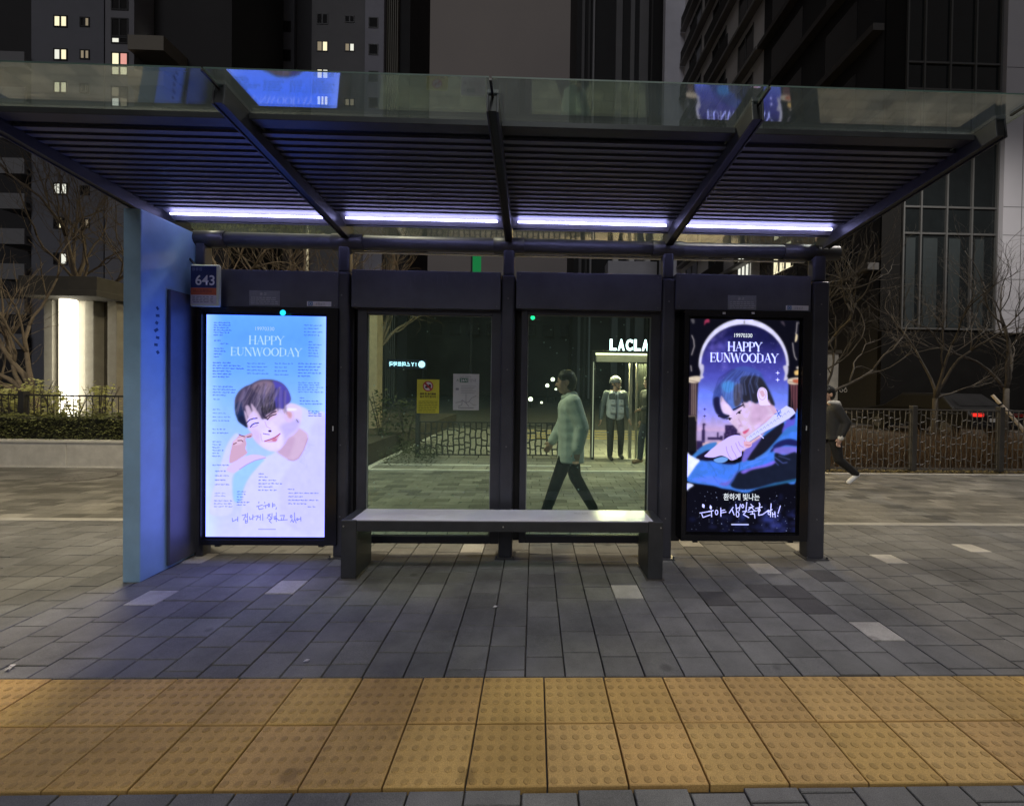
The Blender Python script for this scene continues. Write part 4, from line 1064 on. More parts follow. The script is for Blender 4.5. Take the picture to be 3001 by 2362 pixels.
# ------------------------------------------------------------------ plates and stickers on the headers
def plate(label, cat, name, r_, Y, mat, parts):
    x0, x1, z0, z1 = rect(*r_, Y)
    T = thing(name, label, cat, ((x0+x1)/2, Y, z0))
    m = MB(); m.box(x0, x1, Y-.003, Y, z0, z1); m.build('sheet', mat, T)
    parts(T, x0, x1, z0, z1, Y-.0035)
    return T
M_ACR = pm('smoked acrylic plate', (.25, .27, .31), .3, 0, .15, 12)
M_TXD = pm('plate text grey', (.55, .57, .65), .6)
def notice_parts(T, x0, x1, z0, z1, Y):
    w, h = x1-x0, z1-z0
    text_obj('공 고', .02, (x0+x1)/2-.01, z0+.77*h, Y-.0004, M_SW, T, 'lettering', .22*w)
    m = MB()
    for k_ in range(4):
        xx = x0+.06*w
        while xx < x1-.1*w:
            l_ = rr.uniform(.03, .08)*w*2; m.box(xx, min(xx+l_, x1-.04*w), Y-.0006, Y, z0+(.12+.13*k_)*h, z0+(.16+.13*k_)*h); xx += l_+.03*w
    m.build('small_print', M_TXD, T)
def sticker_parts(T, x0, x1, z0, z1, Y):
    w, h = x1-x0, z1-z0
    m = MB(); m.box(x0+.06*w, x0+.24*w, Y-.0006, Y, z0+.08*h, z1-.08*h); m.build('blue_square', pm('sticker blue', (.06, .22, .55), .4), T)
    m = MB(); m.disc(x0+.15*w, (z0+z1)/2, Y-.0012, .012, 12, .008); m.build('pictogram', M_SW, T)
    text_obj('고장신고', .02, x0+.55*w, (z0+z1)/2, Y-.0006, pm('sticker text', (.18, .2, .3), .5), T, 'lettering', .38*w)
plate('smoked clear notice plate on the header above the pale blue screen', 'notice plate', 'notice_plate', (731, 852, 820, 896), -.0855, M_ACR, notice_parts)
plate('smoked clear notice plate on the header above the dark starry screen', 'notice plate', 'notice_plate', (2133, 866, 2216, 908), -.0855, M_ACR, notice_parts)
M_STK = pm('sticker pale', (.78, .79, .86), .4)
plate('white and blue sticker at the header corner above the pale blue screen', 'sticker', 'sticker', (900, 884, 971, 898), -.0855, M_STK, sticker_parts)
plate('white and blue sticker at the header corner above the dark starry screen', 'sticker', 'sticker', (2303, 896, 2369, 910), -.0855, M_STK, sticker_parts)

# ------------------------------------------------------------------ notices taped on the left pane
def yellow_parts(T, x0, x1, z0, z1, Y):
    w, h = x1-x0, z1-z0; cx_, cz = (x0+x1)/2, z1-.20*h
    R = .22*w
    Mk = pm('notice black', (.015, .013, .02), .6); Mr = pm('notice red', (.42, .04, .05), .5)
    m = MB(); m.disc(cx_, cz, Y-.0004, R); m.build('pictogram_disc', pm('notice white', (.70, .66, .72), .5), T)
    m = MB()
    m.poly([(cx_+R*.12, Y-.0010, cz+R*.42), (cx_+R*.62, Y-.0010, cz+R*.30), (cx_+R*.50, Y-.0010, cz-R*.60), (cx_+R*.28, Y-.0010, cz-R*.62)][::-1])
    m.poly([(cx_-R*.62, Y-.0010, cz-R*.1), (cx_-R*.3, Y-.0010, cz+R*.1), (cx_, Y-.0010, cz-R*.15), (cx_-R*.1, Y-.0010, cz-R*.42), (cx_-R*.55, Y-.0010, cz-R*.40)][::-1])
    m.build('pictogram', Mk, T)
    m = MB(); m.disc(cx_, cz, Y-.0014, R*1.08, 28, R*.86)
    a = .78; 
    m.quad((cx_-R*cos(a)-.006*1, Y-.0016, cz+R*sin(a)-.006), (cx_-R*cos(a)+.006, Y-.0016, cz+R*sin(a)+.006), (cx_+R*cos(a)+.006, Y-.0016, cz-R*sin(a)+.006), (cx_+R*cos(a)-.006, Y-.0016, cz-R*sin(a)-.006))
    m.build('prohibition_ring', Mr, T)
    text_obj('음료 등 음식물을', .02, cx_, z1-.425*h, Y-.0005, Mk, T, 'lettering', .72*w, thick=.0006)
    text_obj('들고 타지 맙시다', .02, cx_, z1-.51*h, Y-.0005, Mk, T, 'lettering', .72*w, thick=.0006)
    m = MB()
    for k_ in range(7):
        xx = x0+.08*w
        while xx < x1-.14*w:
            l_ = rr.uniform(.06, .2)*w; m.box(xx, min(xx+l_, x1-.07*w), Y-.0006, Y-.0001, z0+(.04+.05*k_)*h, z0+(.058+.05*k_)*h); xx += l_+.03*w
    m.build('small_print', pm('olive print', (.20, .22, .03), .6), T)
def white_parts(T, x0, x1, z0, z1, Y):
    w, h = x1-x0, z1-z0
    Mg = pm('notice green', (.05, .17, .11), .5); Mt = pm('notice grey', (.23, .25, .28), .6)
    m = MB(); m.box(x0+.25*w, x0+.58*w, Y-.0006, Y-.0001, z1-.235*h, z1-.115*h); m.build('green_box', Mg, T)
    text_obj('24시', .02, x0+.415*w, z1-.175*h, Y-.0012, M_SW, T, 'lettering', .26*w, thick=.0005)
    text_obj('A', .02, x0+.17*w, z1-.175*h, Y-.0005, Mg, T, 'lettering', .09*w)
    text_obj('안내', .02, x0+.75*w, z1-.175*h, Y-.0005, Mt, T, 'lettering', .24*w)
    text_obj('노선 안내 도', .02, x0+.48*w, z1-.075*h, Y-.0005, Mt, T, 'lettering', .42*w)
    m = MB()
    def ln(p, wd=.0022):
        for (a, b_) in zip(p[:-1], p[1:]):
            A, B = Vector((x0+a[0]*w, 0, z1-a[1]*h)), Vector((x0+b_[0]*w, 0, z1-b_[1]*h)); d_ = (B-A).normalized(); s_ = Vector((-d_.z, 0, d_.x))*wd
            m.quad((A.x-s_.x, Y-.0005, A.z-s_.z), (B.x-s_.x, Y-.0005, B.z-s_.z), (B.x+s_.x, Y-.0005, B.z+s_.z), (A.x+s_.x, Y-.0005, A.z+s_.z))
    ln([(.1, .8), (.3, .77), (.36, .72), (.5, .80), (.62, .76), (.72, .66), (.9, .60)]); ln([(.5, .55), (.5, .80), (.62, .90)]); ln([(.36, .72), (.34, .86), (.2, .9)]); ln([(.62, .76), (.78, .85), (.9, .86)], .0014)
    ln([(.1, .42), (.22, .42)], .009); 
    for k_ in range(5): ln([(.3, .34+k_*.045), (.88-.06*(k_ % 3), .34+k_*.045)], .0016)
    ln([(.2, .935), (.8, .935)], .003)
    m.build('route_map', Mt, T)
plate('yellow notice with a red no-food-or-drink circle taped on the left pane', 'notice', 'paper_notice', (1222, 1112, 1287, 1211), -.0062, pm('yellow paper', (.60, .58, .05), .5, 0, .08, 12), yellow_parts)
plate('white sheet with a green box and a route map taped on the left pane', 'notice', 'paper_notice', (1328, 1096, 1404, 1202), -.0062, pm('white paper', (.56, .58, .58), .5, 0, .06, 10), white_parts)

# ================================================================== PEOPLE
def segs_mesh(segs):
    m = MB()
    for s_ in segs:
        p0, r0, p1, r1 = s_
        p0, p1 = Vector(p0), Vector(p1)
        if (p1-p0).length < 1e-5: m.ball(p0, r0); continue
        m.ball(p0, r0)
        if r1 < 0: r1 = -r1
        else: m.ball(p1, r1)
        t = (p1-p0).normalized(); m.tube([p0, p1], [r0, r1], 12)
    return m
def blob(name, segs, mat, parent, voxel=.013, sm=4):
    o = segs_mesh(segs).build(name, mat, parent)
    r_ = o.modifiers.new('r', 'REMESH'); r_.mode = 'VOXEL'; r_.voxel_size = voxel; r_.use_smooth_shade = True
    s_ = o.modifiers.new('s', 'SMOOTH'); s_.iterations = sm; s_.factor = .5
    return o
M_SKIN = pm('skin', (.52, .33, .25), .55, 0, .08, 20)
def hand(palm, d, side, up, s=1.0):                      # palm centre, finger direction, thumb side, back-of-hand normal
    palm, d, side, up = Vector(palm), Vector(d).normalized(), Vector(side).normalized(), Vector(up).normalized()
    out = [(palm-d*.04*s-side*.018*s, .018*s, palm+d*.03*s-side*.022*s, .016*s), (palm-d*.04*s+side*.015*s, .018*s, palm+d*.03*s+side*.022*s, .016*s), (palm-d*.02*s, .022*s, palm+d*.025*s, .019*s)]
    for i, (o_, ln) in enumerate(((.030, .060), (.010, .068), (-.010, .064), (-.030, .050))):
        b0 = palm+d*.04*s+side*o_*s; b1 = b0+d*ln*.5*s-up*.006*s; b2 = b1+d*ln*.4*s-up*.028*s
        out += [(b0, .0095*s, b1, .0085*s), (b1, .0085*s, b2, .0075*s)]
    t0 = palm-d*.02*s+side*.03*s; t1 = t0+(d*.6+side*.7)*.035*s; t2 = t1+(d*.9+side*.2)*.03*s-up*.01*s
    out += [(t0, .013*s, t1, .0105*s), (t1, .0105*s, t2, .009*s)]
    return out


def person(label, loc, ang, J, H, mats, hair_segs=None, coat_hem=.80, puff=1.0, extra=None, group=None, head_turn=0.0, voxel=.013):
    """J: joints for a 1.70 m figure, facing -Y in its own frame, then turned by ang and scaled to H."""
    k_ = H/1.70; ca, sa = cos(ang), sin(ang)
    L = Vector(loc)
    def T(p): return Vector((L.x+k_*(p[0]*ca-p[1]*sa), L.y+k_*(p[0]*sa+p[1]*ca), L.z+k_*p[2]))
    def D(p): return Vector((p[0]*ca-p[1]*sa, p[0]*sa+p[1]*ca, p[2]))
    def S(lst): return [(T(a), r0*k_, T(b_), r1*k_) for a, r0, b_, r1 in lst]
    P = thing('person', label, 'person', loc, group)
    hc = Vector(J['head']); ht = head_turn
    def hp(x, y, z): return (hc.x+x*cos(ht)-y*sin(ht), hc.y+x*sin(ht)+y*cos(ht), hc.z+z)
    neck = Vector(J['neck']); pel = Vector(J['pel'])
    skin = S([(hp(0, .012, .035), .092, hp(0, -.008, .03), .088), (hp(0, -.02, -.045), .066, hp(0, -.035, -.075), .05), (hp(0, -.03, 0), .074, hp(0, -.03, -.03), .07), (hp(0, -.098, -.005), .012, hp(0, -.108, -.028), .017), (hp(.088, .01, .012), .018, hp(.09, .012, -.018), .016), (hp(-.088, .01, .012), .018, hp(-.09, .012, -.018), .016), (neck, .052, hp(0, .0, -.05), .05),
              (neck, .06, pel, .10)])
    for s_ in 'LR':
        skin += S([(J['sh'+s_], .05, J['el'+s_], .04), (J['el'+s_], .038, J['wr'+s_], .027), (J['hip'+s_], .075, J['kn'+s_], .05), (J['kn'+s_], .05, J['an'+s_], .036), (neck, .05, J['sh'+s_], .05), (pel, .09, J['hip'+s_], .075)])
        d_ = (Vector(J['wr'+s_])-Vector(J['el'+s_])).normalized(); sg = Vector(J.get('th'+s_, (0, -1, 0)))
        sg = (sg-d_*sg.dot(d_)).normalized(); up = d_.cross(sg)*(1 if s_ == 'L' else -1)
        skin += [(p, r0, q, r1) for p, r0, q, r1 in hand(T(Vector(J['wr'+s_])+d_*.065), D(d_), D(sg), D(up), k_)]
    bd = blob('body', skin, M_SKIN, P, .0085*k_+.0005, 2)
    m = MB()
    for sx in (-1, 1): m.ball(T(hp(sx*.034, -.092, .012)), .011*k_, 8, 6)
    m.build('eyes', pm('eye dark', (.015, .012, .012), .3), bd, smooth=True)
    m = MB(); m.tube([T(hp(-.026, -.092, -.056)), T(hp(0, -.100, -.058)), T(hp(.026, -.092, -.056))], [.004*k_, .007*k_, .004*k_], 6); m.build('lips', pm('lip', (.40, .17, .15), .5), bd, smooth=True)
    m = MB()
    for sx in (-1, 1): m.tube([T(hp(sx*.018, -.094, .036)), T(hp(sx*.05, -.086, .038))], .004*k_, 5)
    m.build('eyebrows', pm('brow', (.03, .025, .02), .8), bd)
    if hair_segs: blob('hair', S([(hp(*a), r0, hp(*b_), r1) for a, r0, b_, r1 in hair_segs]), mats['hair'], P, .010, 2)
    # coat or jacket
    hem = Vector((pel.x, pel.y, coat_hem)); ch = (neck+pel)/2+Vector((0, 0, .12))
    t = []
    for sx in (-1, 1):
        o_ = Vector((sx*.075, 0, 0))
        t += [(ch+o_, .105*puff, pel+o_*1.05, .108*puff), (pel+o_*1.05, .108*puff, hem+o_*1.15, -.112*puff)]
    t += [(J['shL'], .072*puff, J['shR'], .072*puff), (neck-Vector((0, 0, .03)), .068, ch, .11*puff)]
    for s_ in 'LR':
        t += [(J['sh'+s_], .074*puff, J['el'+s_], .060*puff), (J['el'+s_], .060*puff, J['wr'+s_], .046*puff)]
    blob('jacket', S(t), mats['top'], P, voxel)
    t = []
    for s_ in 'LR':
        t += [(pel, .105, J['hip'+s_], .10), (J['hip'+s_], .10, J['kn'+s_], .074), (J['kn'+s_], .074, J['an'+s_], .058)]
    blob('trousers', S(t), mats['leg'], P, voxel)
    for s_ in 'LR':
        an = Vector(J['an'+s_]); td = Vector(J.get('to'+s_, (0, -1, -.15))).normalized()
        blob('shoe', S([(an+Vector((0, .0, -.02)), .048, an+Vector((0, 0, -.045))-td*.03, .045), (an+Vector((0, 0, -.045))-td*.03, .042, an+td*.15+Vector((0, 0, -.045)), .038)]), mats['shoe'], P, .010, 2)
    if extra: extra(P, S, T, hp, J, k_)
    return P


def quilt(name, c):
    m = pm(name, c, .5, 0, .15, 7)
    n, l = m.node_tree.nodes, m.node_tree.links
    tc = n.new('ShaderNodeTexCoord'); wv = n.new('ShaderNodeTexWave'); wv.bands_direction = 'Z'; wv.inputs['Scale'].default_value = 3.2; wv.inputs['Distortion'].default_value = 1.2; wv.inputs['Detail'].default_value = 2
    bp = n.new('ShaderNodeBump'); bp.inputs['Strength'].default_value = .16; bp.inputs['Distance'].default_value = .012
    l.new(tc.outputs['Object'], wv.inputs['Vector']); l.new(wv.outputs['Fac'], bp.inputs['Height']); l.new(bp.outputs[0], n['Principled BSDF'].inputs['Normal'])
    return m
def collar(P, S, T, hp, J, k_):
    n = Vector(J['neck'])
    blob('collar', S([(n+Vector((-.055, .0, .0)), .055, n+Vector((.055, .0, .0)), .055), (n+Vector((0, .05, .01)), .06, n+Vector((0, -.04, -.01)), .055)]), pm('collar pale', (.40, .44, .41), .7), P, .012)
HAIR = [((0, .02, .06), .098, (0, .0, .065), .092), ((0, .045, .02), .088, (0, .05, -.03), .07), ((-.05, -.03, .07), .055, (.05, -.03, .07), .055)]
# passer-by behind the right pane, walking to the left
JW = dict(pel=(0, 0, .92), neck=(.0, -.03, 1.42), head=(0, -.07, 1.58), shL=(.17, 0, 1.36), shR=(-.17, 0, 1.36), elL=(.23, .10, 1.09), wrL=(.22, .06, .85), elR=(-.23, -.08, 1.09), wrR=(-.22, -.20, .89),
          hipL=(.09, 0, .90), hipR=(-.09, 0, .90), knL=(.09, -.15, .50), anL=(.09, -.29, .10), knR=(-.09, .06, .49), anR=(-.09, .28, .12), toL=(0, -1, .05), toR=(0, -1, -.5))
person('passer-by in a pale padded jacket striding left behind the right pane', (.64, 1.0, 0), -pi/2, JW, 1.62,
       dict(top=quilt('padded jacket', (.58, .63, .60)), leg=pm('black trousers', (.009, .009, .010), .9, spec=.1), shoe=pm('black shoe', (.015, .015, .015), .5), hair=pm('black hair', (.012, .011, .010), .55)), HAIR, .68, 1.34, collar)
# man in helmet and work vest coming out of the gateway
JM = dict(pel=(0, 0, .92), neck=(0, 0, 1.42), head=(0, -.03, 1.58), shL=(.19, 0, 1.37), shR=(-.19, 0, 1.37), elL=(.27, .03, 1.10), wrL=(.28, -.06, .87), elR=(-.27, .05, 1.10), wrR=(-.30, .02, .85),
          hipL=(.10, 0, .90), hipR=(-.10, 0, .90), knL=(.13, -.03, .50), anL=(.15, .06, .10), knR=(-.12, -.10, .50), anR=(-.13, -.12, .10))
def vest(P, S, T, hp, J, k_):
    g_ = pm('vest pale grey', (.46, .48, .52), .6, 0, .12, 12); dk = pm('vest dark yoke', (.10, .11, .12), .7)
    t = []
    for sx in (-1, 1): t += [((sx*.078, -.012, 1.33), .108, (sx*.082, -.012, .90), .112)]
    v = blob('vest', S(t), g_, P, .012)
    for sx in (-1, 1):
        for (za, zb_, w_) in ((1.14, 1.24, .05), (.97, 1.09, .06)):
            m = MB(); a, b_ = T((sx*.09-w_, -.150, za)), T((sx*.09+w_, -.126, zb_)); m.box(min(a.x, b_.x), max(a.x, b_.x), min(a.y, b_.y), max(a.y, b_.y), a.z, b_.z)
            pk = m.build('pocket', g_, v, bevel=.006)
            m = MB(); c_ = T((sx*.09, -.153, zb_-.03)); m.ball(c_, .011, 8, 6); m.build('button', dk, pk)
    m = MB()
    for sx in (-1, 1): a = T((sx*.1, -.115, 1.36)); m.box(a.x-.062, a.x+.062, a.y-.012, a.y+.03, a.z-.10, a.z+.02)
    m.build('yoke', dk, v, bevel=.012)
    m = MB(); a = T((0, -.128, .90)); m.box(a.x-.006, a.x+.006, a.y-.006, a.y+.01, a.z, a.z+.44); m.build('zip', dk, v)
    hl = MB(); hl.ball(T(hp(0, .01, .045)), .128*k_, 20, 14, 1, 1.08, .98)
    for q in range(len(hl.v)): pass
    cz = T(hp(0, 0, .0)).z
    keep = [f for f in hl.f if sum(hl.v[i][2] for i in f)/4 > cz+.015]; hl.f = keep; hl.m = [0]*len(keep)
    h_ = hl.build('helmet', pm('helmet grey shell', (.20, .20, .21), .25, 0, .1, 6), P, smooth=True)
    m = MB(); m.tube([T(hp(-.11, -.02, .0)), T(hp(-.07, -.09, -.09)), T(hp(0, -.085, -.115)), T(hp(.07, -.09, -.09)), T(hp(.11, -.02, .0))], .008, 6); m.build('chin_strap', dk, h_)
person('man in grey helmet and pale pocketed vest beneath the lit gateway', (1.90, 5.15, 0), .10, JM, 1.66,
       dict(top=pm('grey work shirt', (.15, .17, .18), .75), leg=pm('charcoal trousers', (.035, .035, .034), .8), shoe=pm('dark boot', (.03, .026, .022), .5), hair=pm('black hair', (.012, .011, .010))), None, .86, 1.0, vest, None, .75)
# second figure, mostly hidden by the pane's edge
JP = dict(JM); JP.update(knL=(.1, -.06, .5), anL=(.1, .02, .1), elL=(.24, -.10, 1.12), wrL=(.16, -.28, 1.08))
person('person in a dark padded coat beside the gateway glass door', (2.46, 4.55, 0), -1.2, JP, 1.68,
       dict(top=pm('dark padded coat', (.05, .048, .045), .7, 0, .2, 8, .4, 12), leg=pm('dark blue jeans', (.03, .035, .05), .8), shoe=pm('tan shoe', (.20, .13, .08), .6), hair=pm('black hair', (.012, .011, .010))), HAIR, .78, 1.1)
# child running left past the shelter
JR = dict(pel=(0, .02, .88), neck=(0, -.02, 1.40), head=(0, -.05, 1.555), shL=(.17, .0, 1.33), shR=(-.17, .0, 1.33), elL=(.24, .12, 1.10), wrL=(.22, .04, .86), elR=(-.23, -.18, 1.10), wrR=(-.18, -.38, 1.20),
          hipL=(.09, .02, .87), hipR=(-.09, .02, .87), knL=(.09, .10, .48), anL=(.09, .40, .24), knR=(-.09, -.28, .56), anR=(-.09, -.30, .12), toL=(0, -.75, -.65), toR=(0, -1, .0))
def hood(P, S, T, hp, J, k_):
    n = Vector(J['neck']); lt = pm('white hood lining', (.66, .65, .62), .8)
    blob('hood', S([(n+Vector((-.09, -.06, .03)), .03, n+Vector((-.10, .08, .02)), .042), (n+Vector((.09, -.06, .03)), .03, n+Vector((.10, .08, .02)), .042), (n+Vector((-.10, .08, .02)), .042, n+Vector((0, .16, -.02)), .05), (n+Vector((.10, .08, .02)), .042, n+Vector((0, .16, -.02)), .05)]), lt, P, .011)
    for s_ in 'LR':
        w_ = Vector(J['wr'+s_]); d_ = (w_-Vector(J['el'+s_])).normalized()
        blob('cuff', S([(w_-d_*.04, .052, w_+d_*.012, .05)]), lt, P, .010, 2)
    blob('cap', S([(hp(0, .01, .06), .102, hp(0, .0, .07), .096), (hp(0, -.08, .05), .05, hp(0, -.135, .035), .035)]), pm('black cap', (.012, .012, .013), .8), P, .010, 2)
person('child in a black hooded top with white lining running left past the end post', (4.74, 2.75, 0), -pi/2, JR, 1.53,
       dict(top=pm('black hooded top', (.022, .022, .024), .8, 0, .2, 10), leg=pm('black tracksuit', (.013, .013, .015), .8), shoe=pm('white trainer', (.70, .71, .74), .6), hair=pm('black hair', (.012, .011, .010))), HAIR, .80, 1.12, hood)

# ================================================================== PLANTS
M_BARK = pm('pale bark', (.17, .135, .10), .85, 0, .3, 9, .5, 40)
M_BARK2 = pm('dark bark', (.085, .074, .062), .9, 0, .3, 9, .5, 40)
def branch(tr, tw, p, d, ln, r, depth, R_, spread=.55, up=.15, nseg=5, twist=.22):
    p = Vector(p); d = Vector(d).normalized(); pts, rad = [p.copy()], [r]
    for i in range(nseg):
        d = (d+Vector((R_.gauss(0, twist), R_.gauss(0, twist), R_.gauss(0, twist)+up*.3))).normalized()
        p = p+d*ln/nseg; pts.append(p.copy()); rad.append(r*(1-.42*(i+1)/nseg))
    (tr if r > .018 else tw).tube(pts, rad, 7 if r > .018 else 5)
    if depth <= 0: return
    branch(tr, tw, pts[-1], d, ln*.75, rad[-1]*.97, depth-1, R_, spread, up, nseg, twist)
    for q in range(R_.choice([2, 2, 3])):
        k_ = R_.randint(2, nseg); a = R_.uniform(0, 2*pi)
        nd = (d+Vector((cos(a), sin(a), R_.uniform(-.1, .6)))*spread*R_.uniform(.7, 1.3)).normalized()
        branch(tr, tw, pts[k_], nd, ln*R_.uniform(.6, .8), rad[k_]*R_.uniform(.5, .68), depth-1, R_, spread, up, nseg, twist)
def bare_tree(label, loc, limbs, seed, mat=None, depth=3, r0=.09, h0=.8, tw_=.2):
    R_ = random.Random(seed); T = thing('bare_tree', label, 'tree', loc, 'bare trees round the shelter')
    tr, tw = MB(), MB()
    L = Vector(loc); top = L+Vector((0, 0, h0))
    tr.tube([L, L+Vector((.01, 0, h0*.5)), top], [r0*1.35, r0*1.05, r0], 10)
    for (dx, dy, dz, ln, r) in limbs: branch(tr, tw, top-Vector((0, 0, .05)), (dx, dy, dz), ln, r, depth, R_, twist=tw_)
    t_ = tr.build('trunk', mat or M_BARK, T, smooth=True)
    tw.build('crown', mat or M_BARK, T, smooth=True)
    return T
p_ = at(118, 1215, 5.6)
bare_tree('pale twisted bare tree leaning left beside the lit stone kiosk', (p_.x-.15, 5.6, .35), [(-.75, .1, 1, 1.5, .06), (-1.1, .2, .9, 1.5, .055), (-.5, .1, 1.2, 1.6, .05), (-1.4, -.1, .55, 1.3, .045), (-.9, -.1, 1.3, 1.6, .045), (-1.3, .1, .8, 1.4, .04)], 14, None, 3, .10, .8, .14)
p_ = at(225, 900, 9.6)
bare_tree('bare tree with upright forking limbs rising behind the lit stone kiosk', (p_.x, 9.6, .35), [(-.35, 0, 1, 2.4, .075), (.25, .1, 1, 2.4, .07), (-.1, .2, 1.2, 2.6, .06), (.5, 0, .9, 2.2, .06), (-.7, 0, .9, 2.2, .05)], 9, None, 4, .12, 3.0)
for i, (sx, Y, h0, sd_, lab) in enumerate(((640, 8.4, 2.4, 12, 'bare tree seen over the header of the pale blue screen, nearest the side wall'), (800, 8.0, 2.2, 31, 'dense bare tree seen over the middle of the header of the pale blue screen'), (940, 9.0, 2.5, 44, 'bare tree seen over the header beside the first post'), (1110, 9.6, 2.6, 52, 'bare tree seen above the left glazed bay'))):
    p_ = at(sx, 1000, Y)
    bare_tree(lab, (p_.x, Y, .3 if sx < 1000 else 0), [(-.5, .1, 1, 1.9, .06), (.5, 0, 1, 1.9, .06), (0, .2, 1.2, 2.0, .05), (-.15, -.3, 1, 1.8, .05), (.3, .3, .8, 1.7, .05)], sd_, None, 3, .10, h0)
p_ = at(2440, 1200, 6.3)
bare_tree('bare grey tree with sweeping low limbs just right of the end post', (p_.x-.35, 6.3, 0), [(.55, 0, 1, 1.6, .05), (.9, .1, .55, 1.5, .045), (.2, .1, 1.2, 1.7, .05), (-.4, 0, 1.1, 1.5, .045), (1.2, -.1, .45, 1.3, .035)], 17, M_BARK2, 4, .075, 1.2, .24)
p_ = at(2740, 1200, 7.6)
bare_tree('low bare tree with forked pale stem behind the patterned railing', (p_.x, 7.6, 0), [(-.5, 0, 1, 1.5, .045), (.35, .1, 1, 1.5, .045), (-.15, 0, 1.3, 1.5, .04), (.8, 0, .7, 1.2, .03)], 23, M_BARK2, 4, .06, 1.3)
p_ = at(2950, 1100, 8.4)
bare_tree('bare tree with fine upright twigs in front of the white wall', (p_.x, 8.4, 0), [(.2, 0, 1.2, 1.9, .045), (-.4, 0, 1, 1.8, .045), (.6, .1, .9, 1.7, .04), (-.1, .2, 1.2, 1.8, .04)], 37, M_BARK2, 4, .065, 1.6)


def leaf_cloud(n, fn, size, R_, flat=.6):
    m = MB()
    for q in range(n):
        c = Vector(fn()); a = R_.uniform(0, 2*pi); t = R_.uniform(-flat, flat)
        u = Vector((cos(a), sin(a), t)).normalized(); v = u.cross(Vector((R_.gauss(0, .5), R_.gauss(0, .5), 1))).normalized()
        s_ = size*R_.uniform(.6, 1.3)
        m.poly([c-u*s_, c-u*s_*.2+v*s_*.42, c+u*s_, c-u*s_*.2-v*s_*.42])
    return m
def leaf_mat(name, c, tr=.45):
    m = pm(name, c, .55, 0, .4, 20)
    n, l = m.node_tree.nodes, m.node_tree.links
    p = n['Principled BSDF']; t = n.new('ShaderNodeBsdfTranslucent'); mx = n.new('ShaderNodeMixShader'); mx.inputs[0].default_value = tr
    l.new(p.inputs['Base Color'].links[0].from_socket, t.inputs['Color'])
    l.new(p.outputs[0], mx.inputs[1]); l.new(t.outputs[0], mx.inputs[2]); l.new(mx.outputs[0], n['Material Output'].inputs[0])
    return m
R5 = random.Random(77)
# clipped hedge on the planter
def hed():
    x = R5.uniform(-13, -3.6); f_ = R5.random()
    top = .84+.03*sin(x*3.1)+.02*sin(x*7.7)
    if f_ < .55: return (x, 3.80+R5.uniform(-.03, .05)+.03*sin(x*5), R5.uniform(.42, top))
    return (x, R5.uniform(3.80, 4.45), top+R5.uniform(-.06, .03))
HG = thing('hedge', 'low clipped dark green hedge along the top of the planter wall', 'hedge', (-8.3, 4.1, .4))
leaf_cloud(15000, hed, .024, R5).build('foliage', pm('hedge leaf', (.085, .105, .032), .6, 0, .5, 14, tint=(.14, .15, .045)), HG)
m = MB(); m.box(-13, -3.6, 3.86, 4.42, .40, .80); m.build('inner_core', pm('hedge core', (.012, .014, .008), .95), HG)  # solid near-black box filling the inside of the foliage
# leafy shrubs behind the railing
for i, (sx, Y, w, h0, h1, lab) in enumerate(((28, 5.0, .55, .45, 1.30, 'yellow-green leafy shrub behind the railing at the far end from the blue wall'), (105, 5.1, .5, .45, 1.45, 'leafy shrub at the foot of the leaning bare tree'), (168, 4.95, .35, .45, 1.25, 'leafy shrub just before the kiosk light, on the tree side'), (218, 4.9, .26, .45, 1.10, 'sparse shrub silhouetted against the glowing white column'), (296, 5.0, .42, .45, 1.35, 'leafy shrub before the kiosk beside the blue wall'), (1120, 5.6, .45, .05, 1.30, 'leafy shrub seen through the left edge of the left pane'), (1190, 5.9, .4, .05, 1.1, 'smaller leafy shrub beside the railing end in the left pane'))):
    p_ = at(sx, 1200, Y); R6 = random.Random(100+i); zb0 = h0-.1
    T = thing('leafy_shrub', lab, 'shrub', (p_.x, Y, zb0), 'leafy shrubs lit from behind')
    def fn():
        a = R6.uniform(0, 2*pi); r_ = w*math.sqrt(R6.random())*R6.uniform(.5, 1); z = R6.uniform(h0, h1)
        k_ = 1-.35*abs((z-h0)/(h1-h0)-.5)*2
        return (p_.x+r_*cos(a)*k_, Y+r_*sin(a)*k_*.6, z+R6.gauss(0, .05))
    leaf_cloud(420 if w > .3 else 170, fn, .050, R6).build('foliage', leaf_mat('leaf painted lit', (.72, .74, .34), .55) if sx < 600 else leaf_mat('leaf painted shaded', (.055, .07, .03), .25), T)  # glow and shade on the shrubs put into two leaf colours
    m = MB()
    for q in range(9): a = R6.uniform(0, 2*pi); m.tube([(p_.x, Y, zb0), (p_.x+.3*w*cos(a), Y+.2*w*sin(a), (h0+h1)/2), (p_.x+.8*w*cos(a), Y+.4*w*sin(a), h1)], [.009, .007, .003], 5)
    m.build('stems', M_BARK2, T)
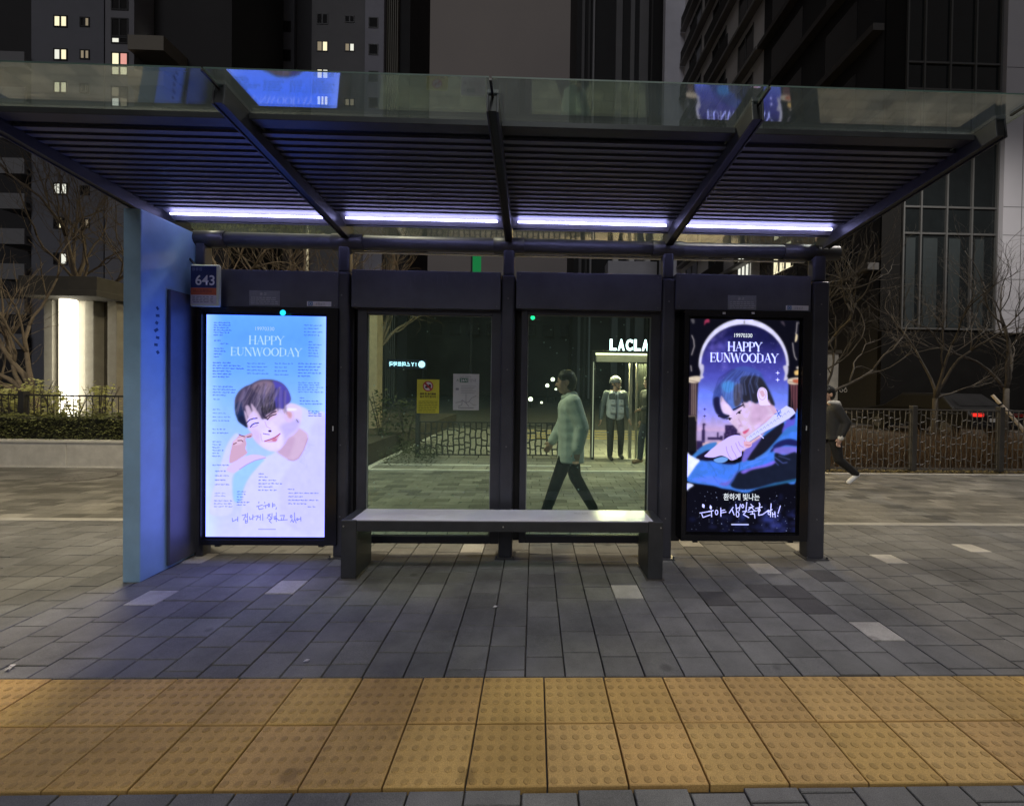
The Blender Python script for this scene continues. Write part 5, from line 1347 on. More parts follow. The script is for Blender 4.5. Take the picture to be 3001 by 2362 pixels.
# dry brown grass and leaf litter behind the right railing
def dry(): x = R5.uniform(4.8, 16); return (x, R5.uniform(4.25, 5.6), 0)
m = MB()
for q in range(9000):
    x, y, _ = dry(); h_ = R5.uniform(.35, .80)+.06*sin(x*2.3); a = R5.uniform(0, 2*pi); dx, dy = cos(a)*.006, sin(a)*.006; bx_, by_ = R5.gauss(0, .09), R5.gauss(0, .09)
    m.poly([(x-dx, y-dy, 0), (x+dx, y+dy, 0), (x+bx_*.5+dx*.7, y+by_*.5, h_*.6), (x+bx_, y+by_, h_), (x+bx_*.5-dx*.7, y+by_*.5, h_*.6)])
tag(m.build('dry_grass', pm('dry grass', (.15, .095, .05), .85, 0, .4, 6)), 'knee-high dry brown grass behind the patterned railing', 'grass', kind='stuff')
m = leaf_cloud(2600, lambda: (R5.uniform(4.4, 13), 3.82+abs(R5.gauss(0, .16)), .012+R5.random()*.03), .026, R5, .5)
tag(m.build('fallen_leaves', pm('fallen leaf', (.22, .17, .06), .8, 0, .5, 30)), 'yellow and brown fallen leaves along the foot of the railing', 'fallen leaves', kind='stuff')
m = leaf_cloud(1500, lambda: (R5.uniform(-2.6, -1.6), R5.uniform(4.0, 6.0), .01+R5.random()*.25), .03, R5, .5)
tag(m.build('ground_cover', pm('ground cover leaf', (.035, .045, .018), .7, 0, .5, 20)), 'dark low ground cover beside the railing end in the left pane', 'ground cover', kind='stuff')

# ================================================================== WALLS, RAILINGS
PW = thing('planter_wall', 'low pale concrete planter wall left of the shelter', 'wall', (-8, 3.72, 0))
m = MB()
for i in range(7): m.box(-13.6+i*1.5, -13.6+i*1.5+1.494, 3.72, 3.95, -.05, .41)
m.build('wall_block', M_CONC, PW, bevel=.006)
m = MB(); m.box(-13.6, -3.1, 3.705, 3.96, .411, .455); m.build('coping', pm('coping concrete', (.62, .60, .55), .8, 0, .12, 6, .15, 50), PW, bevel=.006)
M_RAIL = pm('railing paint', (.035, .035, .037), .5, .2)
M_FEN = pm('patterned railing paint', (.12, .112, .105), .5, .3, .15, 8)
RL = thing('railing', 'thin dark metal railing between the hedge and the lit shrubs', 'railing', (-8, 4.6, .4))
m = MB(); m.bar((-13, 4.6, 1.17), (-3.3, 4.6, 1.17), .03, .03); m.bar((-13, 4.6, .55), (-3.3, 4.6, .55), .02, .03); m.build('rail', M_RAIL, RL)
m = MB()
for q in range(82): m.tube([(-13+q*.118, 4.6, .4), (-13+q*.118, 4.6, 1.16)], .007, 5)
m.build('baluster', M_RAIL, RL)
for xx in (-11.4, -9.3, -7.15, -5.0): m = MB(); m.box(xx-.05, xx+.05, 4.55, 4.65, .38, 1.24); m.build('post', M_RAIL, RL)


def pebble_panel(xa, xb, Y, z0, z1, mat, parent, seed, cw=.098, ch=.24, t=.014):
    R_ = random.Random(seed); m = MB(); n = max(2, round((xb-xa)/cw)); w = (xb-xa)/n
    amp = w*.07; ph = [R_.uniform(0, 6) for _ in range(n+1)]
    def bx_(i, z): return xa+i*w+(0 if i in (0, n) else amp*sin(ph[i]+z*19)+amp*.4*sin(ph[i]*2+z*41))
    for i in range(n+1):
        pts = [(bx_(i, z0+(z1-z0)*q/14), Y, z0+(z1-z0)*q/14) for q in range(15)]
        m.tube(pts, t*.62, 5)
    for i in range(n):
        z = z0+R_.uniform(.05, ch)
        while z < z1-.04:
            s_ = R_.uniform(-.022, .022)
            m.tube([(bx_(i, z), Y, z+s_), ((bx_(i, z)+bx_(i+1, z))/2, Y, z+R_.uniform(-.012, .012)), (bx_(i+1, z), Y, z-s_)], t*.55, 5)
            z += R_.uniform(.10, ch*1.2)
    m.bar((xa, Y, z1), (xb, Y, z1), .03, .022); m.bar((xa, Y, z0), (xb, Y, z0), .03, .022)
    for xx in (xa+(xb-xa)*.35, xa+(xb-xa)*.7): m.bar((xx, Y, 0), (xx, Y, z0), .02, .02)
    return m.build('lattice_panel', mat, parent)
M_FPO = pm('railing post paint', (.065, .062, .06), .5, .3)
PF = thing('patterned_railing', 'grey metal railing of irregular pebble-shaped cells right of the shelter', 'railing', (8, 3.93, 0))
for xx in (4.02, 5.52, 7.10, 8.72, 10.32, 11.9):
    m = MB(); m.box(xx-.045, xx+.045, 3.885, 3.975, 0, 1.21); po = m.build('post', M_FPO, PF, bevel=.006)
    m = MB(); m.box(xx-.07, xx+.07, 3.86, 4.0, 0, .012); m.build('base_plate', M_FEN, po)
for i, (xa, xb) in enumerate(((4.065, 5.475), (5.565, 7.055), (7.145, 8.675), (8.765, 10.275), (10.365, 11.85))): pebble_panel(xa, xb, 3.93, .07, 1.14, M_FEN, PF, 50+i)
PF2 = thing('patterned_railing', 'dark railing of pebble-shaped cells against the yellow-lit plaza in the panes', 'railing', (0, 5.1, 0))
for xx in (-2.12, -.34, 1.22):
    m = MB(); m.box(xx-.04, xx+.04, 5.06, 5.14, 0, .95); m.build('post', M_RAIL, PF2, bevel=.005)
for i, (xa, xb) in enumerate(((-2.08, -.38), (-.30, 1.18))): pebble_panel(xa, xb, 5.1, .06, .72, M_RAIL, PF2, 70+i, .113, .20, .027)

# ================================================================== STONE KIOSK WITH LIGHT PANEL
KY = 8.0
KP = at(215, 1150, KY)
KS = thing('kiosk', 'small stone kiosk with a dark flat roof and a tall glowing white column', 'kiosk', (KP.x, KY, .3))
M_STONE = pm('pale kiosk stone', (.36, .34, .29), .8, 0, .12, 5, .1, 50)
M_KDK = pm('dark brown tone', (.10, .09, .075), .7, 0, .2, 5)
def kx(sx): return at(sx, 1050, KY).x
def kz(sy): return at(215, sy, KY).z
ztop, zro = kz(880), kz(824)
m = MB()
m.box(kx(128), kx(153), KY, KY+1.5, .3, ztop); m.box(kx(166), kx(187), KY+.02, KY+1.4, .3, ztop)
m.box(kx(246), kx(272), KY+.02, KY+1.4, .3, ztop); m.box(kx(309), kx(336), KY+.05, KY+1.4, .3, ztop)
m.build('pillar', M_STONE, KS, bevel=.01)
m = MB(); m.box(kx(153), kx(166), KY+.12, KY+1.3, .3, ztop); m.box(kx(272), kx(309), KY+.3, KY+1.3, .3, ztop); m.build('gap_shade_panel', M_KDK, KS)  # shaded gap and interior put into dark recessed panels
kr = (kx(246)-kx(187))/2-.02
m = MB(); m.box(kx(187)+.002, kx(246)-.002, KY+.10, KY+1.3, .3, ztop); m.build('back_wall', M_STONE, KS)
m = MB(); m.tube([((kx(187)+kx(246))/2, KY-.13, .3), ((kx(187)+kx(246))/2, KY-.13, ztop-.02)], kr*.70, 28); m.build('light_column', em('kiosk light panel', (1.0, .93, .74), 5.0), KS)
m = MB(); m.box(kx(118), kx(352), KY-.62, KY+1.9, ztop, ztop+(zro-ztop)*.30); m.box(kx(126), kx(345), KY-.55, KY+1.8, ztop+(zro-ztop)*.30, zro); m.build('roof', pm('kiosk roof', (.065, .06, .052), .8), KS, bevel=.01)

# ================================================================== GATEWAY WITH SIGN
GY = 5.0
def gx(sx): return at(sx, 1200, GY).x
def gz(sy): return at(1800, sy, GY).z
GW = thing('gateway', 'dark metal entrance gateway with a warm lit lintel and glass door panels', 'gateway', (2.5, GY, 0))
gxa, gxb = gx(1736), 4.35
zl0, zl1 = gz(1062), gz(1034)
m = MB(); m.box(gxa, gxa+.05, GY, GY+.3, 0, zl1+.04); m.box(gxb-.05, gxb, GY, GY+.3, 0, zl1+.04); m.box(gxa+.05, gxb-.05, GY+.02, GY+.3, zl1, zl1+.04); m.box(gxa+.05, gxb-.05, GY+.06, GY+.3, zl0+.02, zl1)
m.build('portal_frame', M_BLACK, GW, bevel=.006)
m = MB(); m.box(gxa+.06, gxb-.06, GY+.03, GY+.056, zl0+.01, zl1-.06); m.build('lintel', pm('lintel face', (.62, .56, .42), .5), GW)
m = MB(); m.box(gxa+.055, gxb-.055, GY+.005, GY+.055, zl1-.045, zl1-.008); m.build('light_strip', em('warm cove light', (1.0, .83, .48), 3.2), GW)
m = MB(); m.box(gxa+.002, gxa+.02, GY-.004, GY-.001, .05, zl0); m.build('edge_light', em('warm edge light', (1.0, .85, .6), .6), GW)
M_STEEL = pm('door steel', (.45, .42, .36), .35, .7)
for sxp, wd in ((1850, .06), (1868, .03), (1990, .05)):
    m = MB(); xx = gx(sxp); m.box(xx-wd/2, xx+wd/2, GY+.06, GY+.14, .02, zl0+.02); m.build('door_frame', M_STEEL, GW, bevel=.004)
m = MB(); m.box(gx(1868)+.02, gx(1990)-.03, GY+.09, GY+.10, .06, zl0); m.build('glass_door', glass('gateway glass', (.85, .9, .88), .05, 4, .05), GW)
al = bpy.data.lights.new('gateway_downlight', 'AREA'); al.shape = 'RECTANGLE'; al.size = 2.6; al.size_y = .25; al.energy = 210; al.color = (1.0, .78, .42)
ao = bpy.data.objects.new('gateway_downlight', al); COL.objects.link(ao); ao.parent = GW; ao.location = ((gxa+gxb)/2-2.5, .22, zl0-.02)
LS = thing('letter_sign', 'glowing white capital letters LACLA standing on the gateway lintel', 'sign', (gx(1850), GY, zl1))
m = MB(); m.bar((gx(1779), GY+.10, zl1+.05), (gx(1990), GY+.10, zl1+.05), .02, .02); m.build('sign_rail', M_BLACK, LS)
E_LT = em('letter light', (.92, 1.0, 1.0), 5.0)
xL0, xL1 = gx(1784), gx(1903); lw = (xL1-xL0)/5
zc = (gz(993)+gz(1026))/2; hh = gz(993)-gz(1026)
for i, ch in enumerate('LACLA'):
    o = text_obj(ch, .2, xL0+lw*(i+.5), zc, GY+.05, E_LT, LS, 'letter', lw*.78, thick=.006, height=hh)
    s_ = o.modifiers.new('d', 'SOLIDIFY'); s_.thickness = .05
# pale wall beyond the gateway and a clipped shrub
GB = thing('gate_wall', 'pale rendered wall end glimpsed over the running child', 'wall', (5.4, 7.2, 0))
x0, x1, z0, z1 = rect(2330, 1035, 2457, 1160, 7.2)
m = MB(); m.box(x0-1.2, x1, 7.2, 7.5, 0, z1); m.build('wall', M_CONC, GB, bevel=.01)
m = MB(); m.box(x0-1.25, x1+.05, 7.15, 7.55, z1, z1+.08); m.build('coping', M_KDK, GB)

# ================================================================== BUILDINGS
def bmat(n, c, v=.1): return pm(n, c, .8, 0, v, .35)
E_WIN = em('lit window warm', (1.0, .90, .58), 1.15)
E_WIN2 = em('lit window white', (.95, .95, .82), .95)
E_DIM = em('dim window', (.75, .62, .42), .35)
E_RED = em('lit window pink', (1.0, .45, .38), .8)
def window(par, sx0, sy0, sx1, sy1, Y, panes, framed=True):
    x0, x1, z0, z1 = rect(sx0, sy0, sx1, sy1, Y)
    m = MB(); e = .10
    m.box(x0-e, x0, Y-.05, Y+.1, z0-e, z1+e); m.box(x1, x1+e, Y-.05, Y+.1, z0-e, z1+e); m.box(x0, x1, Y-.05, Y+.1, z0-e, z0); m.box(x0, x1, Y-.05, Y+.1, z1, z1+e)
    n = len(panes); w = (x1-x0)/n
    for q in range(1, n): m.box(x0+q*w-.07, x0+q*w+.07, Y-.05, Y+.1, z0, z1)
    f_ = m.build('window', M_BLACK, par)
    for q, e_ in enumerate(panes):
        a, b_ = x0+q*w+(.07 if q else 0), x0+(q+1)*w-(.07 if q < n-1 else 0)
        m = MB(); m.box(a, b_, Y-.02, Y+.05, z0, z1); m.build('pane', e_, f_)
# --- left tower
TY = 34.5
T1 = thing('apartment_tower', 'grey apartment tower with scattered lit windows behind the kiosk', 'building', (-40, TY, 0))
def tx(sx, Y=TY): return at(sx, 300, Y).x
m = MB(); m.box(tx(92), tx(304), TY, TY+14, 0, 62); m.build('wall', bmat('tower grey render', (.20, .205, .235)), T1)
m = MB(); m.box(tx(304), tx(318), TY+.8, TY+14, 0, 62); m.build('recess', bmat('tower dark recess', (.05, .05, .055)), T1)
m = MB(); m.box(tx(318), tx(402), TY-.3, TY+14, 0, 62); m.build('wall', bmat('tower pale render', (.25, .25, .275)), T1)
m = MB(); m.box(tx(402), tx(640), TY+1.6, TY+14, 0, 62); m.box(tx(-420), tx(92), TY+1.6, TY+14, 0, 62); m.build('recess', bmat('tower recess shade', (.035, .034, .036)), T1)  # recess shade and the black gap put into a dark wall colour
for k_ in range(9):
    zf = 29.3-2.95*k_
    m = MB(); xa, xb = tx(402)+.02, tx(505); m.box(xa, xb, TY-.9, TY+1.6, zf-.2, zf); m.box(xa, xb, TY-.9, TY-.75, zf, zf+1.0); m.box(xb-.15, xb, TY-.75, TY+1.6, zf, zf+1.0)
    m.build('balcony', bmat('balcony tan', (.27, .245, .20)), T1)
    m = MB(); xa, xb = tx(16), tx(92)-.02; m.box(xa, xb, TY-.5, TY+1.6, zf-1.7, zf-1.5); m.box(xa, xb, TY-.5, TY-.35, zf-1.5, zf-.4); m.box(xa, xa+.15, TY-.35, TY+1.6, zf-1.5, zf-.4)
    m.build('balcony', bmat('balcony grey', (.27, .27, .28)), T1)
for (y0, kind) in ((50, (E_WIN, E_WIN)), (147, (E_WIN2, E_WIN)), (243, (E_WIN, E_WIN)), (345, (M_DARKGL, M_DARKGL)), (440, (M_DARKGL, M_DARKGL)), (540, (E_WIN2, E_WIN2)), (640, (M_DARKGL, E_WIN, M_DARKGL)), (745, (M_DARKGL, E_WIN2))):
    window(T1, 161, y0, 195, y0+28, TY, kind)
for (y0, kind) in ((55, (M_DARKGL, E_DIM)), (150, (E_DIM, E_DIM)), (250, (M_DARKGL, M_DARKGL)), (548, (M_DARKGL,)), (645, (M_DARKGL, E_DIM))):
    window(T1, 238, y0, 260, y0+22, TY, kind)
for (y0, y1, kind) in ((-8, 28, (M_DARKGL, M_DARKGL)), (58, 106, (M_DARKGL, M_DARKGL)), (114, 126, (E_WIN2, M_DARKGL)), (158, 190, (E_WIN, E_RED)), (198, 220, (E_WIN, E_WIN)), (258, 284, (E_DIM, M_DARKGL)), (290, 312, (E_WIN2, E_DIM))):
    window(T1, 330, y0, 373, y1, TY-.3, kind)
window(T1, 456, 134, 495, 158, TY+1.6, (E_WIN2, E_DIM))
# --- second tower
UY = 44.0
T2 = thing('apartment_tower', 'taller grey apartment tower with square windows beside the open sky', 'building', (-24, UY, 0))
def ux(sx): return at(sx, 150, UY).x
m = MB(); m.box(ux(640), ux(862), UY, UY+14, 0, 75); m.build('wall', bmat('second tower blue grey', (.14, .145, .17)), T2)
m = MB(); m.box(ux(862), ux(916), UY+.5, UY+14, 0, 75); m.build('recess', bmat('second tower recess', (.06, .06, .068)), T2)
m = MB(); m.box(ux(916), ux(1078), UY-.2, UY+14, 0, 75); m.build('wall', bmat('second tower grey', (.19, .19, .20)), T2)
m = MB(); m.box(ux(1078), ux(1132), UY-.8, UY+12, 0, 75); m.build('wall', bmat('second tower pale', (.36, .36, .42)), T2)
m = MB()
for q in range(6): xa = ux(1134+q*6); m.box(xa, xa+.11, UY-.2, UY+8, 0, 75)
m.build('fin', bmat('fin tan grey', (.22, .21, .18)), T2)
m = MB(); m.box(ux(1134), ux(1199), UY+.3, UY+9, 0, 75); m.build('recess', bmat('second tower black', (.018, .018, .02)), T2)
K, L_ = pm('unlit room', (.012, .012, .014), .6, spec=.15), E_WIN
for (x0, x1, y0, y1, YY, pn) in ((642, 675, 28, 50, UY, (K,)), (642, 675, 110, 138, UY, (K,)), (823, 850, 66, 92, UY, (K, K)), (823, 850, 150, 178, UY, (K, K)),
                                 (931, 959, 44, 70, UY-.2, (K, K)), (931, 959, 124, 150, UY-.2, (E_DIM, L_)), (931, 960, 206, 230, UY-.2, (L_, E_WIN2)), (931, 960, 284, 308, UY-.2, (E_WIN2, L_, L_)),
                                 (1013, 1037, 50, 65, UY-.2, (K, K)), (1013, 1037, 130, 150, UY-.2, (E_DIM, E_WIN2)), (1013, 1037, 292, 310, UY-.2, (E_DIM, E_DIM)),
                                 (1083, 1106, 55, 81, UY-.8, (K,)), (1083, 1106, 133, 160, UY-.8, (K,)), (1083, 1106, 212, 238, UY-.8, (K,)), (1083, 1106, 290, 314, UY-.8, (K,))): window(T2, x0, y0, x1, y1, YY, pn)
# --- striped tower right of the sky
VY = 52.0
T3 = thing('striped_tower', 'dark tower with pale vertical fins right of the open sky', 'building', (11, VY, 0))
def vx(sx): return at(sx, 150, VY).x
m = MB(); m.box(vx(1690), vx(1945), VY, VY+12, 0, 85); m.build('wall', bmat('striped tower dark', (.022, .022, .024)), T3)
for (a, b_, c) in ((1704, 1712, .14), (1722, 1728, .07), (1736, 1741, .30), (1803, 1821, .17), (1845, 1857, .18), (1871, 1897, .17), (1905, 1910, .06)):
    m = MB(); m.box(vx(a), vx(b_), VY-.5, VY-.01, 0, 85); m.build('fin', bmat('fin grey %d' % int(c*100), (c, c, c*1.04)), T3)
x0, x1, z0, z1 = rect(1782, 766, 1925, 830, VY-3)
m = MB(); m.box(x0, x1, VY-3, VY-.5, z0, z1); m.build('bay', bmat('white bay', (.55, .55, .60)), T3)
for q in range(3): m = MB(); xx = x0+(x1-x0)*(q+.5)/3; m.box(xx-.3, xx+.3, VY-2.5, VY-1.5, z1, z1+.5); m.build('vent', M_WHITE, T3)
# --- dark low block far behind
LB = thing('low_block', 'unlit low dark block behind the glazed bays', 'building', (-4, 58, 0))
m = MB(); m.box(-18, 6.5, 58, 70, 0, 13.5); m.box(-18, -9, 57.5, 58, 0, 11); m.build('wall', bmat('low block dark', (.028, .03, .028)), LB)
m = MB()
for q in range(9): m.box(-17+q*2.6, -15.4+q*2.6, 57.3, 57.49 if q < 3 else 57.99, 8.6, 10.2)
m.build('window', M_DARKGL, LB)
# --- building along the right side
RX = 15.0
T4 = thing('side_building', 'dark building receding along the right with balconies and a glazed front', 'building', (RX, 14.5, 0))
m = MB(); m.box(RX, RX+14, 24.6, 41, 0, 70); m.build('wall', bmat('side wall grey', (.78, .76, .75)), T4)
m = MB(); m.box(RX, RX+14, 14.6, 24.6, 0, 70); m.build('wall', bmat('side wall dark', (.030, .030, .033)), T4)
m = MB(); m.box(at(1942, 150, 41).x, RX-.02, 40.2, 41, 0, 70); m.build('end_pier', bmat('end pier pale', (.72, .72, .80)), T4)
for k_ in range(-5, 5):
    zf = 24.0+3.4*k_
    m = MB(); m.box(RX-.55, RX-.01, 24.6, 40.0, zf-.22, zf); m.build('floor_slab', bmat('slab edge grey', (.24, .23, .225)), T4)
    for (ya, yb) in ((26.0, 28.2), (30.4, 33.0), (35.6, 38.6)):
        m = MB(); m.box(RX-.02, RX-.005, ya, yb, zf+.1, zf+2.7); wn_ = m.build('window', M_DARKGL, T4)
        for q in range(3):
            yy = ya+(yb-ya)*q/2; m = MB(); m.box(RX-.06, RX-.021, yy-.05, yy+.05, zf+.1, zf+2.7); m.build('mullion', bmat('side frame', (.12, .12, .12)), wn_)
    m = MB()
    for (ya, yb) in ((29.0, 33.6), (35.5, 39.8)): m.box(RX-.55, RX-.48, ya, yb, zf, zf+1.0)
    m.build('parapet', bmat('parapet dark', (.035, .033, .033)), T4)
    for (ya, yb) in ((16.2, 18.4), (20.4, 23.6)):
        m = MB(); m.box(RX-.03, RX-.005, ya, yb, zf+.2, zf+2.4); m.build('window', M_DARKGL, T4)
    m = MB(); m.box(RX-.5, RX-.01, 14.6, 24.5, zf-.3, zf); m.build('ledge', bmat('ledge dark', (.08, .075, .072)), T4)
for (sa, sb, pn) in ((2270, 2325, E_WIN), (2166, 2200, E_WIN2)):
    y_a, y_b = [CAM[1]+(RX-CAM[0])/ray(s_, 740)[0]*ray(s_, 740)[1] for s_ in (sb, sa)]
    m = MB(); m.box(RX-.06, RX-.03, y_a, y_b, 8.6, 11.6); wn_ = m.build('window', pn, T4)
    for q in range(4):
        yy = y_a+(y_b-y_a)*q/3; m = MB(); m.box(RX-.12, RX-.061, yy-.05, yy+.05, 8.6, 11.6); m.build('mullion', M_BLACK, wn_)
FY = 14.5
def fx_(sx): return at(sx, 800, FY).x
def fz(sy): return at(2780, sy, FY).z
m = MB(); m.box(RX, fx_(2917), FY, FY+.09, fz(968), 60); m.box(RX, 40, FY-.12, FY+.09, 0, fz(975)); m.build('stone_base', pm('black stone cladding', (.010, .0095, .009), .85, 0, .25, 1.5, spec=.15), T4)
m = MB(); m.box(fx_(2917), 40, FY-.25, FY+.09, fz(975)+.01, 60); m.build('white_wall', bmat('white panel wall', (.50, .49, .52), .06), T4)
m = MB()
for sy in (205, 610, 692, 820, 910): m.box(fx_(2917)+.01, 40, FY-.256, FY-.2505, fz(sy)-.012, fz(sy)+.012)
for q in range(8): xx = fx_(2970)+q*1.6; m.box(xx-.012, xx+.012, FY-.2575, FY-.2515, fz(975)+.02, 60)
m.build('panel_joint', bmat('panel joint', (.12, .12, .12)), T4)
m = MB(); m.box(fx_(2640), fx_(2913), FY-.03, FY-.005, fz(968), 40); gz_ = m.build('glazing', pm('curtain glass', (.010, .013, .014), .10, 0, .2, 2, spec=.7), T4)
M_MUL = bmat('mullion grey', (.085, .085, .083))
m = MB()
for sx in (2640, 2690, 2765, 2838, 2911): m.box(fx_(sx)-.035, fx_(sx)+.035, FY-.12, FY-.031, fz(968), 40)
for sy in (965, 688, 611, 268, 190): m.box(fx_(2640)+.036, fx_(2911)-.036, FY-.10, FY-.032, fz(sy)-.04, fz(sy)+.04)
m.build('mullion', M_MUL, gz_)
m = MB()
for q, sx in enumerate((2650, 2700, 2775, 2850)):
    xx = fx_(sx)+.03; m.box(xx, xx+[.4, .62, .5, .42][q], FY-.033, FY-.0315, fz(960), fz(700))
m.build('blind', pm('drawn blind', (.020, .028, .030), .7), gz_)
for i, (sx, sy, w_) in enumerate(((2585, 278, 'uppermost'), (2604, 357, 'second from the top'), (2614, 650, 'third from the top'), (2614, 725, 'lowest'))):
    Y = 14.9; p_ = at(sx, sy, Y)
    T = thing('window_glint', 'small white glow standing in for reflected window light on the right building, %s of four' % w_, 'lamp', tuple(p_), 'reflected window glints on the right building')
    m = MB(); m.box(p_.x-.06, RX, Y-.05, Y+.05, p_.z+.09, p_.z+.12); m.box(p_.x-.02, p_.x+.10, Y-.05, Y+.05, p_.z-.12, p_.z+.09); m.build('bracket', bmat('glint bracket', (.3, .3, .3)), T)
    m = MB(); m.ball(p_-Vector((.06, .05, 0)), .07, 10, 8); m.build('glint_ball', em('window glint glow', (1, .97, .9), 2.2), T, smooth=True)  # reflections of lit windows, built as small glowing balls
# round-loop plaque on the stone base
p_ = at(2470, 1142, 7.1); T = thing('wall_plaque', 'small pale emblem of two rings on the dark wall over the running child', 'sign', tuple(p_))
m = MB()
for sx in (-.055, .055): m.disc(p_.x+sx, p_.z-.02, 7.08, .048, 16, .030); m.box(p_.x+sx-.012, p_.x+sx+.012, 7.075, 7.085, p_.z+.03, p_.z+.07)
m.build('ring', pm('plaque pale', (.55, .53, .5), .5), T)
m = MB(); m.box(p_.x-.03, p_.x+.03, 7.09, 7.6, p_.z-.08, p_.z+.05); m.build('stem', M_BLACK, T)
m = MB(); m.box(p_.x-.03, p_.x+.03, 7.3, 7.36, 0, p_.z); m.build('post', M_BLACK, T)

# ------------------------------------------------------------------ far signs and lamps
SGY = 40.0
x0, x1, z0, z1 = rect(1138, 1056, 1246, 1079, SGY)
T = thing('reflected_sign', 'small glowing blue-white sign standing in for a reflection in the left pane', 'sign', ((x0+x1)/2, SGY, z0))  # a sign mirrored in the pane, built as an object beyond it
E_SB = em('sign blue white', (.55, .82, 1.0), 2.4)
m = MB(); m.disc(x1-.32, (z0+z1)/2, SGY-.11, .34, 24); m.build('round_logo', E_SB, T)
text_obj('! Y 스마트약국', .3, x0+(x1-x0)*.40, (z0+z1)/2, SGY-.11, E_SB, T, 'lettering', (x1-x0)*.74, mirror=True, thick=.01, height=(z1-z0)*.62)
m = MB(); m.box(x0-.1, x1+.1, SGY, SGY+.3, z0-.1, z1+.1); m.build('sign_board', pm('sign navy', (.01, .015, .05), .5), T)
m = MB()
for xx in (x0+.2, x1-.2): m.box(xx-.06, xx+.06, SGY+.08, SGY+.2, 0, z0-.1)
m.build('sign_post', M_BLACK, T)
x0, x1, z0, z1 = rect(1385, 745, 1409, 800, 30)
T = thing('green_sign', 'narrow upright green lit sign between the trees behind the left bay', 'sign', ((x0+x1)/2, 30, 0))
m = MB(); m.box(x0, x1, 30, 30.2, z0, z1); m.build('face', em('sign green', (.01, .16, .045), 1.0), T)
m = MB(); m.box(x0-.15, x0, 30.05, 30.2, 0, z1); m.build('pole', M_BLACK, T)
for i, (sx, sy, r_, Y, e_, lab) in enumerate(((1620, 1112, .17, 34, 6, 'brightest round-headed garden lamp seen in the right pane'), (1604, 1130, .17, 36, 5, 'garden lamp just left of the brightest one in the right pane'), (1629, 1141, .12, 40, 4, 'small garden lamp close to the passer-by in the right pane'), (1555, 1170, .15, 26, 5, 'low white garden lamp at the left edge of the right pane'), (1587, 1180, .10, 30, 3, 'faint low garden lamp between two others in the right pane'))):
    p_ = at(sx, sy, Y); T = thing('garden_lamp', lab, 'lamp', (p_.x, Y, 0), 'garden lamps beyond the plaza')
    m = MB(); m.tube([(p_.x, Y, 0), (p_.x, Y, p_.z-r_)], .04, 8); m.build('pole', M_BLACK, T)
    m = MB(); m.ball(p_, r_, 14, 10); m.build('globe', em('garden lamp %d' % e_, (1.0, .88, .62), e_), T, smooth=True)
    m = MB(); m.tube([(p_.x, Y, p_.z-r_-.06), (p_.x, Y, p_.z-r_+.03)], .08, 10); m.build('collar', M_BLACK, T)
p_ = at(1106, 1092, 24); T = thing('traffic_light', 'teal pedestrian light glowing at the left edge of the left pane', 'traffic light', (p_.x, 24, 0))
m = MB(); m.box(p_.x-.15, p_.x+.15, 24.05, 24.3, p_.z-.2, p_.z+.5); m.build('housing', M_BLACK, T)
m = MB(); m.disc(p_.x, p_.z, 24.04, .11, 16); m.build('lens', em('teal lens', (.05, .9, .75), 2.0), T)
m = MB(); m.tube([(p_.x, 24.2, 0), (p_.x, 24.2, p_.z+.5)], .05, 8); m.build('pole', M_BLACK, T)
p_ = at(1559, 931, 24); T = thing('traffic_light', 'bright green traffic light in the top corner of the right pane', 'traffic light', (p_.x, 24, 0))
m = MB(); m.box(p_.x-.55, p_.x+.55, 24.05, 24.3, p_.z-.18, p_.z+.18); m.build('housing', M_BLACK, T)
m = MB(); m.disc(p_.x+.05, p_.z, 24.04, .14, 16); m.build('lens', em('green lens', (.02, .9, .35), 2.0), T)
m = MB(); m.tube([(p_.x-1.4, 24.2, 0), (p_.x-1.4, 24.2, p_.z), (p_.x, 24.2, p_.z)], .06, 8); m.build('pole', M_BLACK, T)
x0, x1, z0, z1 = rect(1099, 945, 1118, 1075, 7.0)
T = thing('tan_pillar', 'tan rendered pillar standing at the left edge of the left pane', 'pillar', (x0, 7, 0))
m = MB(); m.box(x0-.45, x0+.05, 7, 7.4, 0, 4.2); m.build('shaft', pm('tan render', (.40, .32, .22), .8), T, bevel=.01)
m = MB(); m.box(x0-.55, x0+.15, 6.9, 7.5, 0, .3); m.build('plinth', M_CONC, T, bevel=.01)
# leaning pale stake at the right edge
a, b_ = at(2908, 1158, 6.2), at(3012, 1275, 5.8)
T = thing('tree_stake', 'pale wooden stake leaning beside the bare tree at the right edge', 'stake', (b_.x, 5.8, 0))
m = MB(); m.tube([a, a.lerp(b_, .5)+Vector((0, 0, .01)), b_, b_+(b_-a)*.9], [.034, .036, .036, .036], 8); m.build('pole', pm('pale wood', (.46, .40, .33), .8), T, smooth=True)
m = MB(); m.tube([a.lerp(b_, .22), a.lerp(b_, .26)], .044, 8); m.build('strap', M_BLACK, T)

# parked car beyond the railing
cp = at(2925, 1200, 9.0)
CR = thing('parked_car', 'dark car with glowing red tail lamp parked beyond the patterned railing', 'car', (cp.x, 9.0, 0))
M_CAR = pm('dark car paint', (.009, .009, .010), .5, 0, .1, 3, spec=.25)
m = MB()
prof = [(0, .35), (0, .78), (.10, .92), (.55, .98), (1.15, 1.42), (2.6, 1.44), (3.3, .98), (4.3, .82), (4.45, .5), (4.4, .32)]
for sx, k_ in ((-1, 1), (1, 1)): pass
rows = []
for xo, sc in ((-.86, .93), (-.80, 1.0), (.80, 1.0), (.86, .93)):
    rows.append([(cp.x+xo*(.86 if z > 1.1 else 1), 9.0+y, .35+(z-.35)*sc) for y, z in prof])
for r_ in range(3):
    for q in range(len(prof)):
        q2 = (q+1) % len(prof); m.quad(rows[r_][q], rows[r_+1][q], rows[r_+1][q2], rows[r_][q2])
